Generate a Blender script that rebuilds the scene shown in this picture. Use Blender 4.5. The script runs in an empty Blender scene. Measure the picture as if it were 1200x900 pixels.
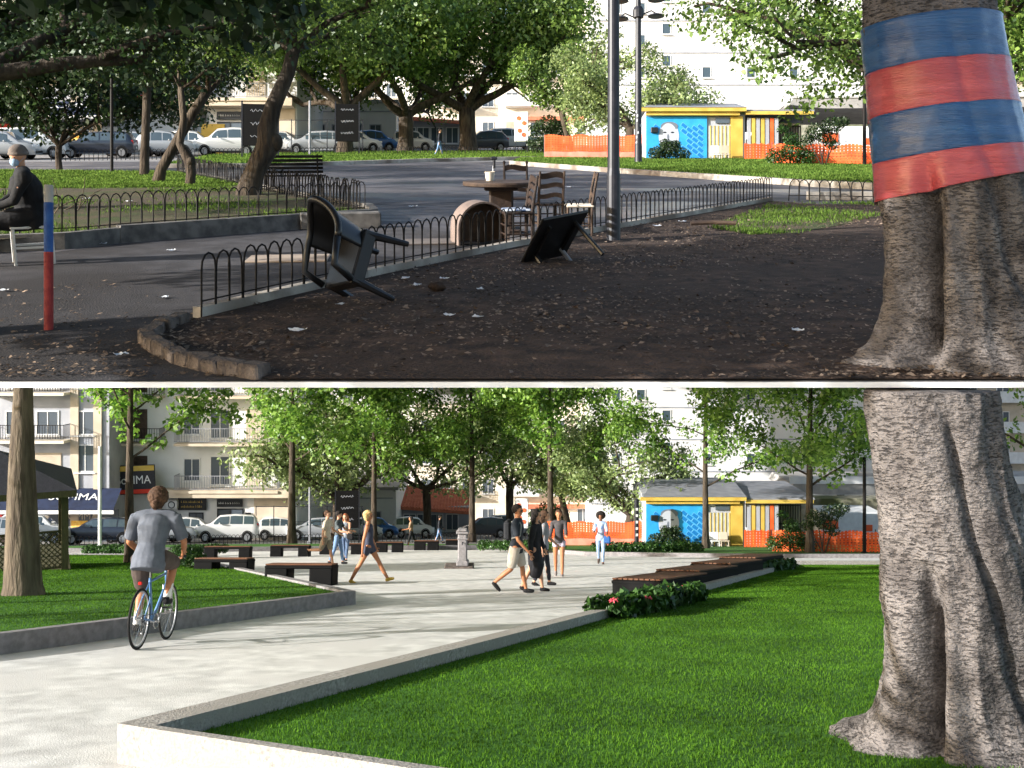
import bpy, bmesh, math, random
import numpy as np
from mathutils import Vector, Matrix, Quaternion, noise

SC = bpy.context.scene
COL = SC.collection
R = math.radians
# ------------------------------------------------------------------ camera, sky, sun, exposure
cam_d = bpy.data.cameras.new("camera"); cam = bpy.data.objects.new("camera", cam_d); COL.objects.link(cam)
cam_d.sensor_width = 36.0; cam_d.lens = 36.0; cam_d.shift_y = -71.5/1200
cam_d.clip_start = 0.05; cam_d.clip_end = 3000
cam.location = (0, 0, 0); cam.rotation_euler = (R(90), 0, 0)
SC.camera = cam
SC.render.resolution_x = 1024; SC.render.resolution_y = 768
SUN_EL = R(17.5); SUN_AL = R(66)          # elevation; azimuth turned from behind the camera towards the left
sdir = Vector((-math.sin(SUN_AL)*math.cos(SUN_EL), -math.cos(SUN_AL)*math.cos(SUN_EL), math.sin(SUN_EL)))
w = bpy.data.worlds.new("World"); SC.world = w; w.use_nodes = True
nt = w.node_tree; bgn = nt.nodes["Background"]
sk = nt.nodes.new("ShaderNodeTexSky"); sk.sky_type = 'NISHITA'; sk.sun_disc = False
sk.sun_elevation = SUN_EL; sk.sun_rotation = math.atan2(sdir.x, sdir.y)
sk.air_density = 1.0; sk.dust_density = 2.5; sk.ozone_density = 1.0
nt.links.new(sk.outputs[0], bgn.inputs[0]); bgn.inputs[1].default_value = 0.15
sl = bpy.data.lights.new("sun", 'SUN'); sl.energy = 4.4; sl.angle = R(0.5); sl.color = (1.0, 0.985, 0.96)
so = bpy.data.objects.new("sun", sl); COL.objects.link(so); so.rotation_euler = sdir.to_track_quat('Z', 'Y').to_euler()
SC.view_settings.view_transform = 'Standard'; SC.view_settings.look = 'None'
SC.view_settings.gamma = 1.0; SC.view_settings.use_curve_mapping = False
SC.view_settings.exposure = 1.18
SC.render.engine = 'CYCLES'
SC.cycles.max_bounces = 7; SC.cycles.diffuse_bounces = 4; SC.cycles.glossy_bounces = 3
SC.cycles.transmission_bounces = 3; SC.cycles.transparent_max_bounces = 6
SC.cycles.use_denoising = True; SC.cycles.caustics_reflective = False; SC.cycles.caustics_refractive = False

# ------------------------------------------------------------------ the two sloping sites
E = 1.55; K = 226.5/1200; TH = math.atan(K)
SG = {'U': 1.0, 'L': -1.0}; HZ = {'U': 152.0, 'L': 605.0}
WORDS = {'U': 'the old asphalt square', 'L': 'the new pale plaza'}
def gz(S, y): return -E + SG[S]*K*y
def P(S, px, py, h=0.0):
    """ground point (x, y) of a height h above the slope seen at a photo position"""
    d = (E-h)*1200/(py-HZ[S]); return ((px-600)*d/1200, d)
def X(px, d): return (px-600)*d/1200

# ------------------------------------------------------------------ helpers
def tag(o, label=None, cat=None, group=None, kind=None):
    if label: o['label'] = label
    if cat: o['category'] = cat
    if group: o['group'] = group
    if kind: o['kind'] = kind
    return o
def empty(name, label=None, cat=None, group=None):
    o = bpy.data.objects.new(name, None); COL.objects.link(o); o.empty_display_size = .2
    return tag(o, label, cat, group)
def put(o, S, x, y, yaw=0.0, tilt=True, lift=0.0):
    o.rotation_mode = 'ZYX'
    o.location = (x, y, gz(S, y)+lift)
    o.rotation_euler = (SG[S]*TH if tilt else 0, 0, yaw)
    return o
def dup(root):
    r = root.copy(); COL.objects.link(r)
    for c in root.children:
        k = c.copy(); COL.objects.link(k); k.parent = r
        for g in c.children:
            m = g.copy(); COL.objects.link(m); m.parent = k
    return r
def rotm(a, ax): return Matrix.Rotation(a, 3, ax)

class MB:
    def __init__(s): s.v = []; s.f = []; s.m = []
    def add(s, vs, fs, mi=0):
        n = len(s.v); s.v += [tuple(v) for v in vs]; s.f += [tuple(i+n for i in f) for f in fs]; s.m += [mi]*len(fs)
        return s
    def box(s, c, d, rot=None, mi=0, taper=1.0, tx=None):
        hx, hy, hz = d[0]/2, d[1]/2, d[2]/2; c = Vector(c)
        vs = []
        for z in (-hz, hz):
            t = taper if z > 0 else 1; t2 = (tx if (tx is not None and z > 0) else t)
            for x, y in ((-hx, -hy), (hx, -hy), (hx, hy), (-hx, hy)):
                p = Vector((x*t2, y*t, z))
                if rot is not None: p = rot @ p
                vs.append(c+p)
        return s.add(vs, [(0,3,2,1),(4,5,6,7),(0,1,5,4),(1,2,6,5),(2,3,7,6),(3,0,4,7)], mi)
    def bbox(s, c, d, b=.01, rot=None, mi=0):
        """box with chamfered edges"""
        hx, hy, hz = d[0]/2, d[1]/2, d[2]/2; c = Vector(c); b = min(b, hx*.9, hy*.9, hz*.9)
        vs = []; 
        rings = [(-hz, b), (-hz+b, 0), (hz-b, 0), (hz, b)]
        for z, i in rings:
            x, y = hx-i, hy-i; q = b
            for p in ((-x+q, -y), (x-q, -y), (x, -y+q), (x, y-q), (x-q, y), (-x+q, y), (-x, y-q), (-x, -y+q)):
                p = Vector((p[0], p[1], z))
                if rot is not None: p = rot @ p
                vs.append(c+p)
        fs = [tuple(range(7, -1, -1)), tuple(range(24, 32))]
        for k in range(3):
            for i in range(8):
                j = (i+1) % 8; fs.append((k*8+i, k*8+j, k*8+8+j, k*8+8+i))
        return s.add(vs, fs, mi)
    def tube(s, pts, r, n=8, mi=0, cap=True, ell=None):
        """tube along pts, radius r (number or list); ell=(a,b) scales the section along world-ish x / y"""
        pts = [Vector(p) for p in pts]; m = len(pts)
        rs = r if isinstance(r, (list, tuple)) else [r]*m
        vs = []; up = None
        for i, p in enumerate(pts):
            t = (pts[min(i+1, m-1)]-pts[max(i-1, 0)])
            if t.length < 1e-9: t = Vector((0,0,1))
            t.normalize()
            if up is None:
                up = Vector((0,1,0)) if abs(t.y) < .8 else Vector((1,0,0))
            a = up - t*up.dot(t)
            if a.length < 1e-6: a = t.orthogonal()
            a.normalize(); b = t.cross(a); up = a
            rr = rs[i]
            ra, rb = (rr, rr) if not isinstance(rr, (tuple, list)) else rr
            for k in range(n):
                q = 2*math.pi*k/n
                vs.append(p + a*(ra*math.cos(q)) + b*(rb*math.sin(q)))
        fs = []
        for i in range(m-1):
            for k in range(n):
                j = (k+1) % n; fs.append((i*n+k, i*n+j, (i+1)*n+j, (i+1)*n+k))
        if cap: fs += [tuple(range(n-1, -1, -1)), tuple(range((m-1)*n, m*n))]
        return s.add(vs, fs, mi)
    def ball(s, c, r, nu=14, nv=9, rot=None, mi=0):
        if not isinstance(r, (tuple, list)): r = (r, r, r)
        c = Vector(c); vs = []; fs = []
        for j in range(nv+1):
            a = math.pi*j/nv
            for i in range(nu):
                q = 2*math.pi*i/nu
                p = Vector((r[0]*math.sin(a)*math.cos(q), r[1]*math.sin(a)*math.sin(q), r[2]*math.cos(a)))
                if rot is not None: p = rot @ p
                vs.append(c+p)
        for j in range(nv):
            for i in range(nu):
                k = (i+1) % nu; fs.append((j*nu+i, (j+1)*nu+i, (j+1)*nu+k, j*nu+k))
        return s.add(vs, fs, mi)
    def lathe(s, prof, n=20, c=(0,0,0), mi=0, rot=None):
        c = Vector(c); vs = []
        for r, z in prof:
            for k in range(n):
                q = 2*math.pi*k/n; p = Vector((r*math.cos(q), r*math.sin(q), z))
                if rot is not None: p = rot @ p
                vs.append(c+p)
        fs = []
        for i in range(len(prof)-1):
            for k in range(n):
                j = (k+1) % n; fs.append((i*n+k, i*n+j, (i+1)*n+j, (i+1)*n+k))
        fs += [tuple(range(n-1, -1, -1)), tuple(range((len(prof)-1)*n, len(prof)*n))]
        return s.add(vs, fs, mi)
    def torus(s, c, Rr, r, n=36, m=8, ax='X', mi=0, a0=0, a1=2*math.pi):
        pts = []; full = abs(a1-a0-2*math.pi) < 1e-6; vs = []; fs = []; c = Vector(c)
        N = n if full else n+1
        for i in range(N):
            q = a0+(a1-a0)*i/n
            for k in range(m):
                t = 2*math.pi*k/m; rr = Rr+r*math.cos(t); h = r*math.sin(t)
                if ax == 'X': p = Vector((h, rr*math.cos(q), rr*math.sin(q)))
                elif ax == 'Y': p = Vector((rr*math.cos(q), h, rr*math.sin(q)))
                else: p = Vector((rr*math.cos(q), rr*math.sin(q), h))
                vs.append(c+p)
        for i in range(n):
            i2 = (i+1) % N
            for k in range(m):
                j = (k+1) % m; fs.append((i*m+k, i2*m+k, i2*m+j, i*m+j))
        return s.add(vs, fs, mi)
    def prism(s, poly, y0, y1, mi=0, plane='XZ'):
        """extrude a 2D outline; plane XZ runs along y, plane XY runs along z"""
        n = len(poly)
        if plane == 'XZ': vs = [(a, y0, b) for a, b in poly]+[(a, y1, b) for a, b in poly]
        elif plane == 'YZ': vs = [(y0, a, b) for a, b in poly]+[(y1, a, b) for a, b in poly]
        else: vs = [(a, b, y0) for a, b in poly]+[(a, b, y1) for a, b in poly]
        fs = [tuple(range(n-1, -1, -1)), tuple(range(n, 2*n))]+[(i, (i+1) % n, (i+1) % n+n, i+n) for i in range(n)]
        return s.add(vs, fs, mi)
    def build(s, name, mats, parent=None, smooth=False, label=None):
        me = bpy.data.meshes.new(name); me.from_pydata(s.v, [], s.f)
        mats = mats if isinstance(mats, (list, tuple)) else [mats]
        for m in mats: me.materials.append(m)
        me.polygons.foreach_set('material_index', s.m)
        if smooth: me.polygons.foreach_set('use_smooth', [True]*len(s.f))
        bm = bmesh.new(); bm.from_mesh(me); bmesh.ops.recalc_face_normals(bm, faces=bm.faces); bm.to_mesh(me); bm.free()
        o = bpy.data.objects.new(name, me); COL.objects.link(o)
        if parent is not None: o.parent = parent
        if label: o['label'] = label
        return o

def quads_mesh(name, V, mat, parent=None):
    """V: numpy (n, 4, 3)"""
    n = V.shape[0]; me = bpy.data.meshes.new(name)
    me.vertices.add(n*4); me.vertices.foreach_set('co', V.reshape(-1).astype(np.float32))
    me.loops.add(n*4); me.loops.foreach_set('vertex_index', np.arange(n*4, dtype=np.int32))
    me.polygons.add(n); me.polygons.foreach_set('loop_start', np.arange(0, n*4, 4, dtype=np.int32))
    me.polygons.foreach_set('loop_total', np.full(n, 4, dtype=np.int32))
    me.materials.append(mat); me.update(calc_edges=True)
    o = bpy.data.objects.new(name, me); COL.objects.link(o)
    if parent is not None: o.parent = parent
    return o

def text(s, size, mat, parent, loc, rot=(R(90), 0, 0), name='lettering', depth=.004, sx=1.0, align='CENTER', shear=0):
    cu = bpy.data.curves.new(name, 'FONT'); cu.body = s; cu.size = size; cu.extrude = depth
    cu.align_x = align; cu.align_y = 'CENTER'; cu.shear = shear
    t = bpy.data.objects.new(name, cu); COL.objects.link(t)
    me = bpy.data.meshes.new_from_object(t.evaluated_get(bpy.context.evaluated_depsgraph_get()))
    bpy.data.objects.remove(t); me.materials.clear(); me.materials.append(mat)
    o = bpy.data.objects.new(name, me); COL.objects.link(o); o.parent = parent
    o.location = loc; o.rotation_euler = rot; o.scale = (sx, 1, 1)
    return o

# ------------------------------------------------------------------ materials
def lin(c):
    c = c/255.0
    return c/12.92 if c <= .04045 else ((c+.055)/1.055)**2.4
def rgb(r, g, b): return (lin(r), lin(g), lin(b), 1)
def mat(name, c1, c2=None, scale=4.0, rough=.8, bump=0.0, bscale=None, stretch=(1,1,1), metal=0.0, spec=.35, detail=5, c3=None, s3=.4, trans=0.0, contrast=(.35,.65), bdist=.02):
    m = bpy.data.materials.new(name); m.use_nodes = True; n = m.node_tree; L = n.links
    b = n.nodes['Principled BSDF']; b.inputs['Base Color'].default_value = c1
    b.inputs['Roughness'].default_value = rough; b.inputs['Metallic'].default_value = metal
    b.inputs['Specular IOR Level'].default_value = spec
    tc = n.nodes.new('ShaderNodeTexCoord'); mp = n.nodes.new('ShaderNodeMapping'); mp.inputs['Scale'].default_value = stretch
    L.new(tc.outputs['Object'], mp.inputs['Vector'])
    col = None
    if c2 is not None:
        nz = n.nodes.new('ShaderNodeTexNoise'); nz.inputs['Scale'].default_value = scale; nz.inputs['Detail'].default_value = detail
        L.new(mp.outputs[0], nz.inputs['Vector'])
        rp = n.nodes.new('ShaderNodeValToRGB'); rp.color_ramp.elements[0].position = contrast[0]; rp.color_ramp.elements[1].position = contrast[1]
        rp.color_ramp.elements[0].color = c1; rp.color_ramp.elements[1].color = c2
        L.new(nz.outputs['Fac'], rp.inputs['Fac']); col = rp.outputs[0]
        if c3 is not None:
            n3 = n.nodes.new('ShaderNodeTexNoise'); n3.inputs['Scale'].default_value = s3; n3.inputs['Detail'].default_value = 4
            L.new(tc.outputs['Object'], n3.inputs['Vector'])
            r3 = n.nodes.new('ShaderNodeValToRGB'); r3.color_ramp.elements[0].position = .45; r3.color_ramp.elements[1].position = .62
            L.new(n3.outputs['Fac'], r3.inputs['Fac'])
            mx = n.nodes.new('ShaderNodeMix'); mx.data_type = 'RGBA'
            L.new(r3.outputs[0], mx.inputs[0]); L.new(col, mx.inputs[6]); mx.inputs[7].default_value = c3
            col = mx.outputs[2]
        L.new(col, b.inputs['Base Color'])
    if bump > 0:
        nb = n.nodes.new('ShaderNodeTexNoise'); nb.inputs['Scale'].default_value = bscale or scale*4; nb.inputs['Detail'].default_value = 6
        L.new(mp.outputs[0], nb.inputs['Vector'])
        bp = n.nodes.new('ShaderNodeBump'); bp.inputs['Strength'].default_value = bump; bp.inputs['Distance'].default_value = bdist
        L.new(nb.outputs['Fac'], bp.inputs['Height']); L.new(bp.outputs[0], b.inputs['Normal'])
    return m
def leafmat(name, dark, light, trans=.35, hue=None):
    m = bpy.data.materials.new(name); m.use_nodes = True; n = m.node_tree; L = n.links
    n.nodes.remove(n.nodes['Principled BSDF']); out = n.nodes['Material Output']
    g = n.nodes.new('ShaderNodeNewGeometry'); rp = n.nodes.new('ShaderNodeValToRGB')
    rp.color_ramp.elements[0].color = dark; rp.color_ramp.elements[1].color = light
    L.new(g.outputs['Random Per Island'], rp.inputs['Fac'])
    tc = n.nodes.new('ShaderNodeTexCoord'); nz = n.nodes.new('ShaderNodeTexNoise'); nz.inputs['Scale'].default_value = .9
    L.new(tc.outputs['Object'], nz.inputs['Vector'])
    hs = n.nodes.new('ShaderNodeHueSaturation'); mr = n.nodes.new('ShaderNodeMapRange')
    mr.inputs[1].default_value = .3; mr.inputs[2].default_value = .7; mr.inputs[3].default_value = .65; mr.inputs[4].default_value = 1.35
    L.new(nz.outputs['Fac'], mr.inputs[0]); L.new(mr.outputs[0], hs.inputs['Value']); L.new(rp.outputs[0], hs.inputs['Color'])
    d = n.nodes.new('ShaderNodeBsdfDiffuse'); t = n.nodes.new('ShaderNodeBsdfTranslucent'); gl = n.nodes.new('ShaderNodeBsdfGlossy')
    gl.inputs['Roughness'].default_value = .45; gl.inputs['Color'].default_value = (.8,.85,.8,1)
    m1 = n.nodes.new('ShaderNodeMixShader'); m1.inputs[0].default_value = trans
    m2 = n.nodes.new('ShaderNodeMixShader'); m2.inputs[0].default_value = 0.0 if 'blade' in name else .04
    L.new(hs.outputs[0], d.inputs[0]); L.new(hs.outputs[0], t.inputs[0])
    L.new(d.outputs[0], m1.inputs[1]); L.new(t.outputs[0], m1.inputs[2]); L.new(m1.outputs[0], m2.inputs[1]); L.new(gl.outputs[0], m2.inputs[2])
    L.new(m2.outputs[0], out.inputs[0])
    return m
def glassmat(name, c, rough=.08):
    m = mat(name, c, rough=rough, spec=.8); return m

M = {}
M['asphalt'] = mat('asphalt', rgb(52,50,51), rgb(74,72,74), 3.0, .85, .6, 60, c3=rgb(42,38,37), s3=.35, detail=12)
M['soil'] = mat('soil', rgb(44,33,26), rgb(88,69,56), 5.0, .95, 1.0, 22, c3=rgb(60,46,37), s3=.6, bdist=.05, detail=9)
M['turf_dark'] = mat('turf_dark', rgb(58,72,30), rgb(86,74,56), 1.6, .95, .9, 40, c3=rgb(76,66,52), s3=.5, bdist=.05)
M['turf_green'] = mat('turf_green', rgb(74,112,34), rgb(104,140,48), 2.2, .95, .9, 30, bdist=.05)
M['lawn'] = mat('lawn', rgb(42,84,14), rgb(70,118,26), 1.2, .95, .8, 60, c3=rgb(52,100,18), s3=.35)
M['plaza'] = mat('plaza', rgb(190,188,183), rgb(226,224,219), 3.2, .85, .3, 80, c3=rgb(208,205,200), s3=.9, detail=14)
M['kerb'] = mat('kerb', rgb(150,147,142), rgb(186,182,174), 5, .85, .3, 60)
M['kerb_pale'] = mat('kerb_pale', rgb(132,127,121), rgb(176,170,162), 34, .85, .5, 60, c3=rgb(152,146,138), s3=2.5, detail=9)
M['kerb_grey'] = mat('kerb_grey', rgb(120,116,116), rgb(142,138,138), 10, .85, .3, 60)
M['kerb_dark'] = mat('kerb_dark', rgb(84,82,79), rgb(122,118,113), 6, .9, .4, 60)
M['old_kerb'] = mat('old_kerb', rgb(150,142,132), rgb(196,188,176), 4, .9, .5, 30, c3=rgb(120,108,96), s3=1.0)
M['stone'] = mat('stone', rgb(70,62,57), rgb(112,102,95), 9, .95, .9, 30, bdist=.03)
M['street'] = mat('street', rgb(120,118,118), rgb(140,138,136), 2, .9, .2, 60)
M['white'] = mat('white_paint', rgb(228,228,226), rgb(214,213,210), 3, .6)
M['cream'] = mat('cream_wall', rgb(232,222,204), rgb(218,206,186), 1.2, .85, .1, 20)
M['beige'] = mat('beige_wall', rgb(204,190,170), rgb(186,172,152), 1.2, .85, .1, 20)
M['wwall'] = mat('white_wall', rgb(232,231,228), rgb(218,216,212), .6, .8, .05, 20)
M['gwall'] = mat('grey_wall', rgb(176,178,184), rgb(154,156,162), .8, .85, .05, 20)
M['black'] = mat('black_plastic', rgb(24,24,26), rgb(32,32,34), 6, .38, .05, 40, spec=.5)
M['blackiron'] = mat('black_iron', rgb(16,15,15), rgb(30,26,24), 30, .65, .2, 80, spec=.2)
M['darkmetal'] = mat('dark_metal', rgb(30,32,38), rgb(44,44,50), 8, .45)
M['chrome'] = mat('chrome', rgb(190,190,192), rough=.25, metal=1)
M['tyre'] = mat('tyre', rgb(20,20,20), rough=.9)
M['rim'] = mat('rim', rgb(168,168,170), rough=.35, metal=.6)
M['glass'] = glassmat('window_glass', rgb(84,92,100), .12)
M['cglass'] = glassmat('car_glass', rgb(70,84,92), .05)
M['redlamp'] = mat('red_lens', rgb(170,24,18), rough=.3)
M['clearlamp'] = mat('clear_lens', rgb(220,222,224), rough=.15)
M['wood'] = mat('bench_wood', rgb(84,54,36), rgb(112,72,46), 3, .6, .3, 40, stretch=(1,12,12))
M['benchblack'] = mat('bench_black', rgb(10,10,11), rgb(15,15,15), 8, .8, spec=.15)
M['oldwood'] = mat('old_wood', rgb(56,43,35), rgb(86,69,56), 5, .65, .4, 30, stretch=(1,6,1))
M['darkwood'] = mat('dark_wood', rgb(40,30,25), rgb(58,44,36), 6, .6, .3, 30)
M['fig'] = None
M['bark'] = mat('bark', rgb(48,40,33), rgb(84,74,62), 7, .95, 1.0, 14, stretch=(1,1,.22), bdist=.06)
M['barkgrey'] = mat('bark_grey', rgb(74,64,54), rgb(112,100,84), 9, .95, 1.0, 16, stretch=(1,1,.18), bdist=.05)
M['orange'] = mat('orange_net', rgb(226,84,34), rgb(236,110,58), 2, .6)
M['pinknet'] = mat('pale_net', rgb(226,140,120), rgb(220,110,90), 3, .7)
M['yellow'] = mat('yellow_paint', rgb(212,180,88), rgb(194,160,70), 2, .6)
M['blue'] = mat('mural_blue', rgb(44,150,214), rgb(52,164,226), 3, .6)
M['bluedark'] = mat('mural_deep_blue', rgb(20,118,186), rough=.6)
M['redroof'] = mat('roof_tiles', rgb(186,104,78), rgb(206,128,98), 3, .85, .5, 8)
M['roofgrey'] = mat('roof_sheet', rgb(120,122,128), rgb(142,144,150), 2, .6)
M['concrete'] = mat('concrete', rgb(150,147,142), rgb(172,168,162), 1.5, .85, .3, 30)
M['soffit'] = mat('white_render', rgb(238,238,236), rgb(232,232,230), 2, .8)
M['paper'] = mat('paper', rgb(222,224,226), rgb(196,200,206), 20, .8)
M['leaf_fig'] = leafmat('fig_leaves', rgb(54,84,28), rgb(132,158,72), .4)
M['leaf_dark'] = leafmat('dark_leaves', rgb(26,42,18), rgb(58,80,38), .25)
M['leaf_new'] = leafmat('young_leaves', rgb(54,96,26), rgb(146,182,76), .5)
M['leaf_pale'] = leafmat('pale_leaves', rgb(92,112,62), rgb(158,174,112), .35)
M['leaf_hedge'] = leafmat('hedge_leaves', rgb(26,54,16), rgb(62,96,34), .2)
M['leaf_dry'] = leafmat('dry_leaves', rgb(58,46,38), rgb(150,130,112), .1)
M['grass_blade'] = leafmat('grass_blades', rgb(54,90,20), rgb(88,124,38), .25)
M['grass_old'] = leafmat('meadow_blades', rgb(62,88,34), rgb(112,136,64), .3)
M['pink'] = mat('pink_bract', rgb(214,90,100), rgb(190,60,76), 10, .6)
M['skin'] = mat('skin', rgb(196,146,116), rgb(206,158,128), 10, .55, spec=.3)
M['skin_tan'] = mat('skin_tan', rgb(168,112,78), rgb(178,122,88), 10, .5, spec=.3)
M['skin_brown'] = mat('skin_brown', rgb(128,84,60), rgb(138,92,66), 10, .5, spec=.3)

# bark of the old fig: pale grey-brown skin with dark horizontal cracks
def figbark():
    m = bpy.data.materials.new('fig_bark'); m.use_nodes = True; n = m.node_tree; L = n.links
    b = n.nodes['Principled BSDF']; b.inputs['Roughness'].default_value = .9; b.inputs['Specular IOR Level'].default_value = .2
    tc = n.nodes.new('ShaderNodeTexCoord')
    def nz(sc, st, det=6, dist=0):
        mp = n.nodes.new('ShaderNodeMapping'); mp.inputs['Scale'].default_value = st; L.new(tc.outputs['Object'], mp.inputs[0])
        q = n.nodes.new('ShaderNodeTexNoise'); q.inputs['Scale'].default_value = sc; q.inputs['Detail'].default_value = det; q.inputs['Distortion'].default_value = dist
        L.new(mp.outputs[0], q.inputs[0]); return q.outputs['Fac']
    def ramp(f, p0, c0, p1, c1):
        r = n.nodes.new('ShaderNodeValToRGB'); r.color_ramp.elements[0].position = p0; r.color_ramp.elements[1].position = p1
        r.color_ramp.elements[0].color = c0; r.color_ramp.elements[1].color = c1; L.new(f, r.inputs[0]); return r.outputs[0]
    def mix(f, a, b2):
        x = n.nodes.new('ShaderNodeMix'); x.data_type = 'RGBA'; L.new(f, x.inputs[0])
        for s, k in ((a, 6), (b2, 7)):
            if isinstance(s, tuple): x.inputs[k].default_value = s
            else: L.new(s, x.inputs[k])
        return x.outputs[2]
    base = ramp(nz(3, (1,1,1.3)), .35, rgb(90,84,81), .68, rgb(134,127,123))
    W, B = (1,1,1,1), (0,0,0,1)
    crack = ramp(nz(21, (1,1,3.8), 10, .5), .37, W, .46, B)
    patch = ramp(nz(1.7, (1,1,.7), 5, .5), .48, B, .60, W)
    area = ramp(nz(2.4, (1,1,.6), 4, .4), .38, (.1,.1,.1,1), .6, (.75,.75,.75,1))
    cm_ = n.nodes.new('ShaderNodeMath'); cm_.operation = 'MULTIPLY'; L.new(crack, cm_.inputs[0]); L.new(area, cm_.inputs[1])
    c1 = mix(cm_.outputs[0], base, rgb(50,46,44))
    fleck = ramp(nz(45, (1,1,2.2), 5), .56, B, .66, W)
    pm = n.nodes.new('ShaderNodeMath'); pm.operation = 'MULTIPLY'; L.new(patch, pm.inputs[0]); L.new(fleck, pm.inputs[1])
    c2 = mix(pm.outputs[0], c1, rgb(46,42,40))
    stn = ramp(nz(1.6, (1.6,1.6,.45), 6, .3), .52, B, .64, (.7,.7,.7,1))
    c2 = mix(stn, c2, rgb(44,42,42))
    L.new(c2, b.inputs['Base Color'])
    ad = n.nodes.new('ShaderNodeMath'); ad.operation = 'MULTIPLY_ADD'; L.new(nz(11, (1,1,4), 9, .5), ad.inputs[0]); ad.inputs[1].default_value = .5; L.new(nz(40, (1,1,2), 6), ad.inputs[2])
    sb = n.nodes.new('ShaderNodeMath'); sb.operation = 'SUBTRACT'; L.new(ad.outputs[0], sb.inputs[0]); L.new(crack, sb.inputs[1])
    bp = n.nodes.new('ShaderNodeBump'); bp.inputs['Strength'].default_value = .9; bp.inputs['Distance'].default_value = .028
    L.new(sb.outputs[0], bp.inputs['Height']); L.new(bp.outputs[0], b.inputs['Normal'])
    return m
M['fig'] = figbark()
# wet asphalt: rough dry parts, smooth damp patches that mirror the sky
def wetasphalt():
    m = mat('worn_asphalt', rgb(58,56,58), rgb(92,90,94), 2.2, .85, .5, 50, c3=rgb(104,100,100), s3=.35, stretch=(.5,1,1), detail=9)
    n = m.node_tree; L = n.links; b = n.nodes['Principled BSDF']
    tc = n.nodes.new('ShaderNodeTexCoord'); mp = n.nodes.new('ShaderNodeMapping'); mp.inputs['Scale'].default_value = (.25,.6,1)
    q = n.nodes.new('ShaderNodeTexNoise'); q.inputs['Scale'].default_value = .8; q.inputs['Detail'].default_value = 5; q.inputs['Distortion'].default_value = .6
    mr = n.nodes.new('ShaderNodeMapRange'); mr.inputs[1].default_value = .5; mr.inputs[2].default_value = .62; mr.inputs[3].default_value = .75; mr.inputs[4].default_value = .3
    L.new(tc.outputs['Object'], mp.inputs[0]); L.new(mp.outputs[0], q.inputs[0]); L.new(q.outputs['Fac'], mr.inputs[0]); L.new(mr.outputs[0], b.inputs['Roughness'])
    return m
M['wet'] = wetasphalt()

# ------------------------------------------------------------------ ground pieces
def ground(name, S, poly, m, lift=0.0, kind='structure', label=None, thick=0):
    mb = MB()
    vs = [(x, y, gz(S, y)+lift) for x, y in poly]
    n = len(vs)
    if thick:
        vs += [(x, y, gz(S, y)+lift-thick) for x, y in poly]
        mb.add(vs, [tuple(range(n)), tuple(range(2*n-1, n-1, -1))]+[(i, i+n, (i+1) % n+n, (i+1) % n) for i in range(n)])
    else: mb.add(vs, [tuple(range(n))])
    o = mb.build(name, m)
    return tag(o, label, kind=kind)
def strip(S, pts, wd, h, mb, base=0.0, side=0.0, mi=0):
    """a kerb running along pts (x, y) on the slope: width wd, height h, shifted sideways by side"""
    N = len(pts); L_, R_ = [], []
    for i, (x, y) in enumerate(pts):
        a = Vector(pts[max(i-1, 0)]); b = Vector(pts[min(i+1, N-1)]); t = (b-a).normalized(); nrm = Vector((-t.y, t.x))
        k = 1.0
        if 0 < i < N-1:
            t1 = (Vector(pts[i])-a).normalized(); c = t1.dot(t); k = 1/max(c, .5)
        c0 = Vector((x, y)); L_.append(c0+nrm*(side+wd/2)*k); R_.append(c0+nrm*(side-wd/2)*k)
    for i in range(N-1):
        q = []
        for z in (base-.02, base+h):
            for p in (L_[i], R_[i], R_[i+1], L_[i+1]): q.append((p.x, p.y, gz(S, p.y)+z))
        mb.add(q, [(0,3,2,1),(4,5,6,7),(1,2,6,5),(0,4,7,3),(0,1,5,4),(3,7,6,2)], mi)
    return mb
# ------------------------------------------------------------------ LOWER SITE GROUND
U, Lw = 'U', 'L'
ground('ground', Lw, [(-300, -6), (300, -6), (420, 600), (-420, 600)], M['street'], -.004)
ground('plaza', Lw, [(-40, -3), (30, -3), (30, 47), (-40, 47)], M['plaza'], 0.0)
# right lawn with its raised kerb
def lineR(d): return (-2.35+.455*(d-6.4), d)
rl = [lineR(6.4), lineR(28.6)]
fr = [lineR(6.4), (-2.35+1.9*2.6, 6.4-1.1*2.6)]
ground('lawn', Lw, [(-2.20, 6.55), (2.7, 3.7), (18, 3.5), (24, 30.0), (8.3, 30.0), (7.9, 28.9)], M['lawn'], .13)
kb = MB(); strip(Lw, [fr[1], fr[0], rl[1], (8.0, 29.9), (24.0, 30.1)], .13, .25, kb)
tag(kb.build('kerb', M['kerb_pale']), kind='structure')
# left lawn
ll = [(-7.2, 9.5), (-5.72, 11.6), (-2.85, 18.0), (-11.9, 35.8), (-30, 36.5), (-30, 9.5)]
ground('lawn', Lw, ll, M['lawn'], .19)
kb = MB(); strip(Lw, [(-7.2, 9.5), (-5.72, 11.6), (-2.85, 18.0), (-11.9, 35.8), (-30, 36.5)], .16, .24, kb)
tag(kb.build('kerb', M['kerb_grey']), kind='structure')
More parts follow.
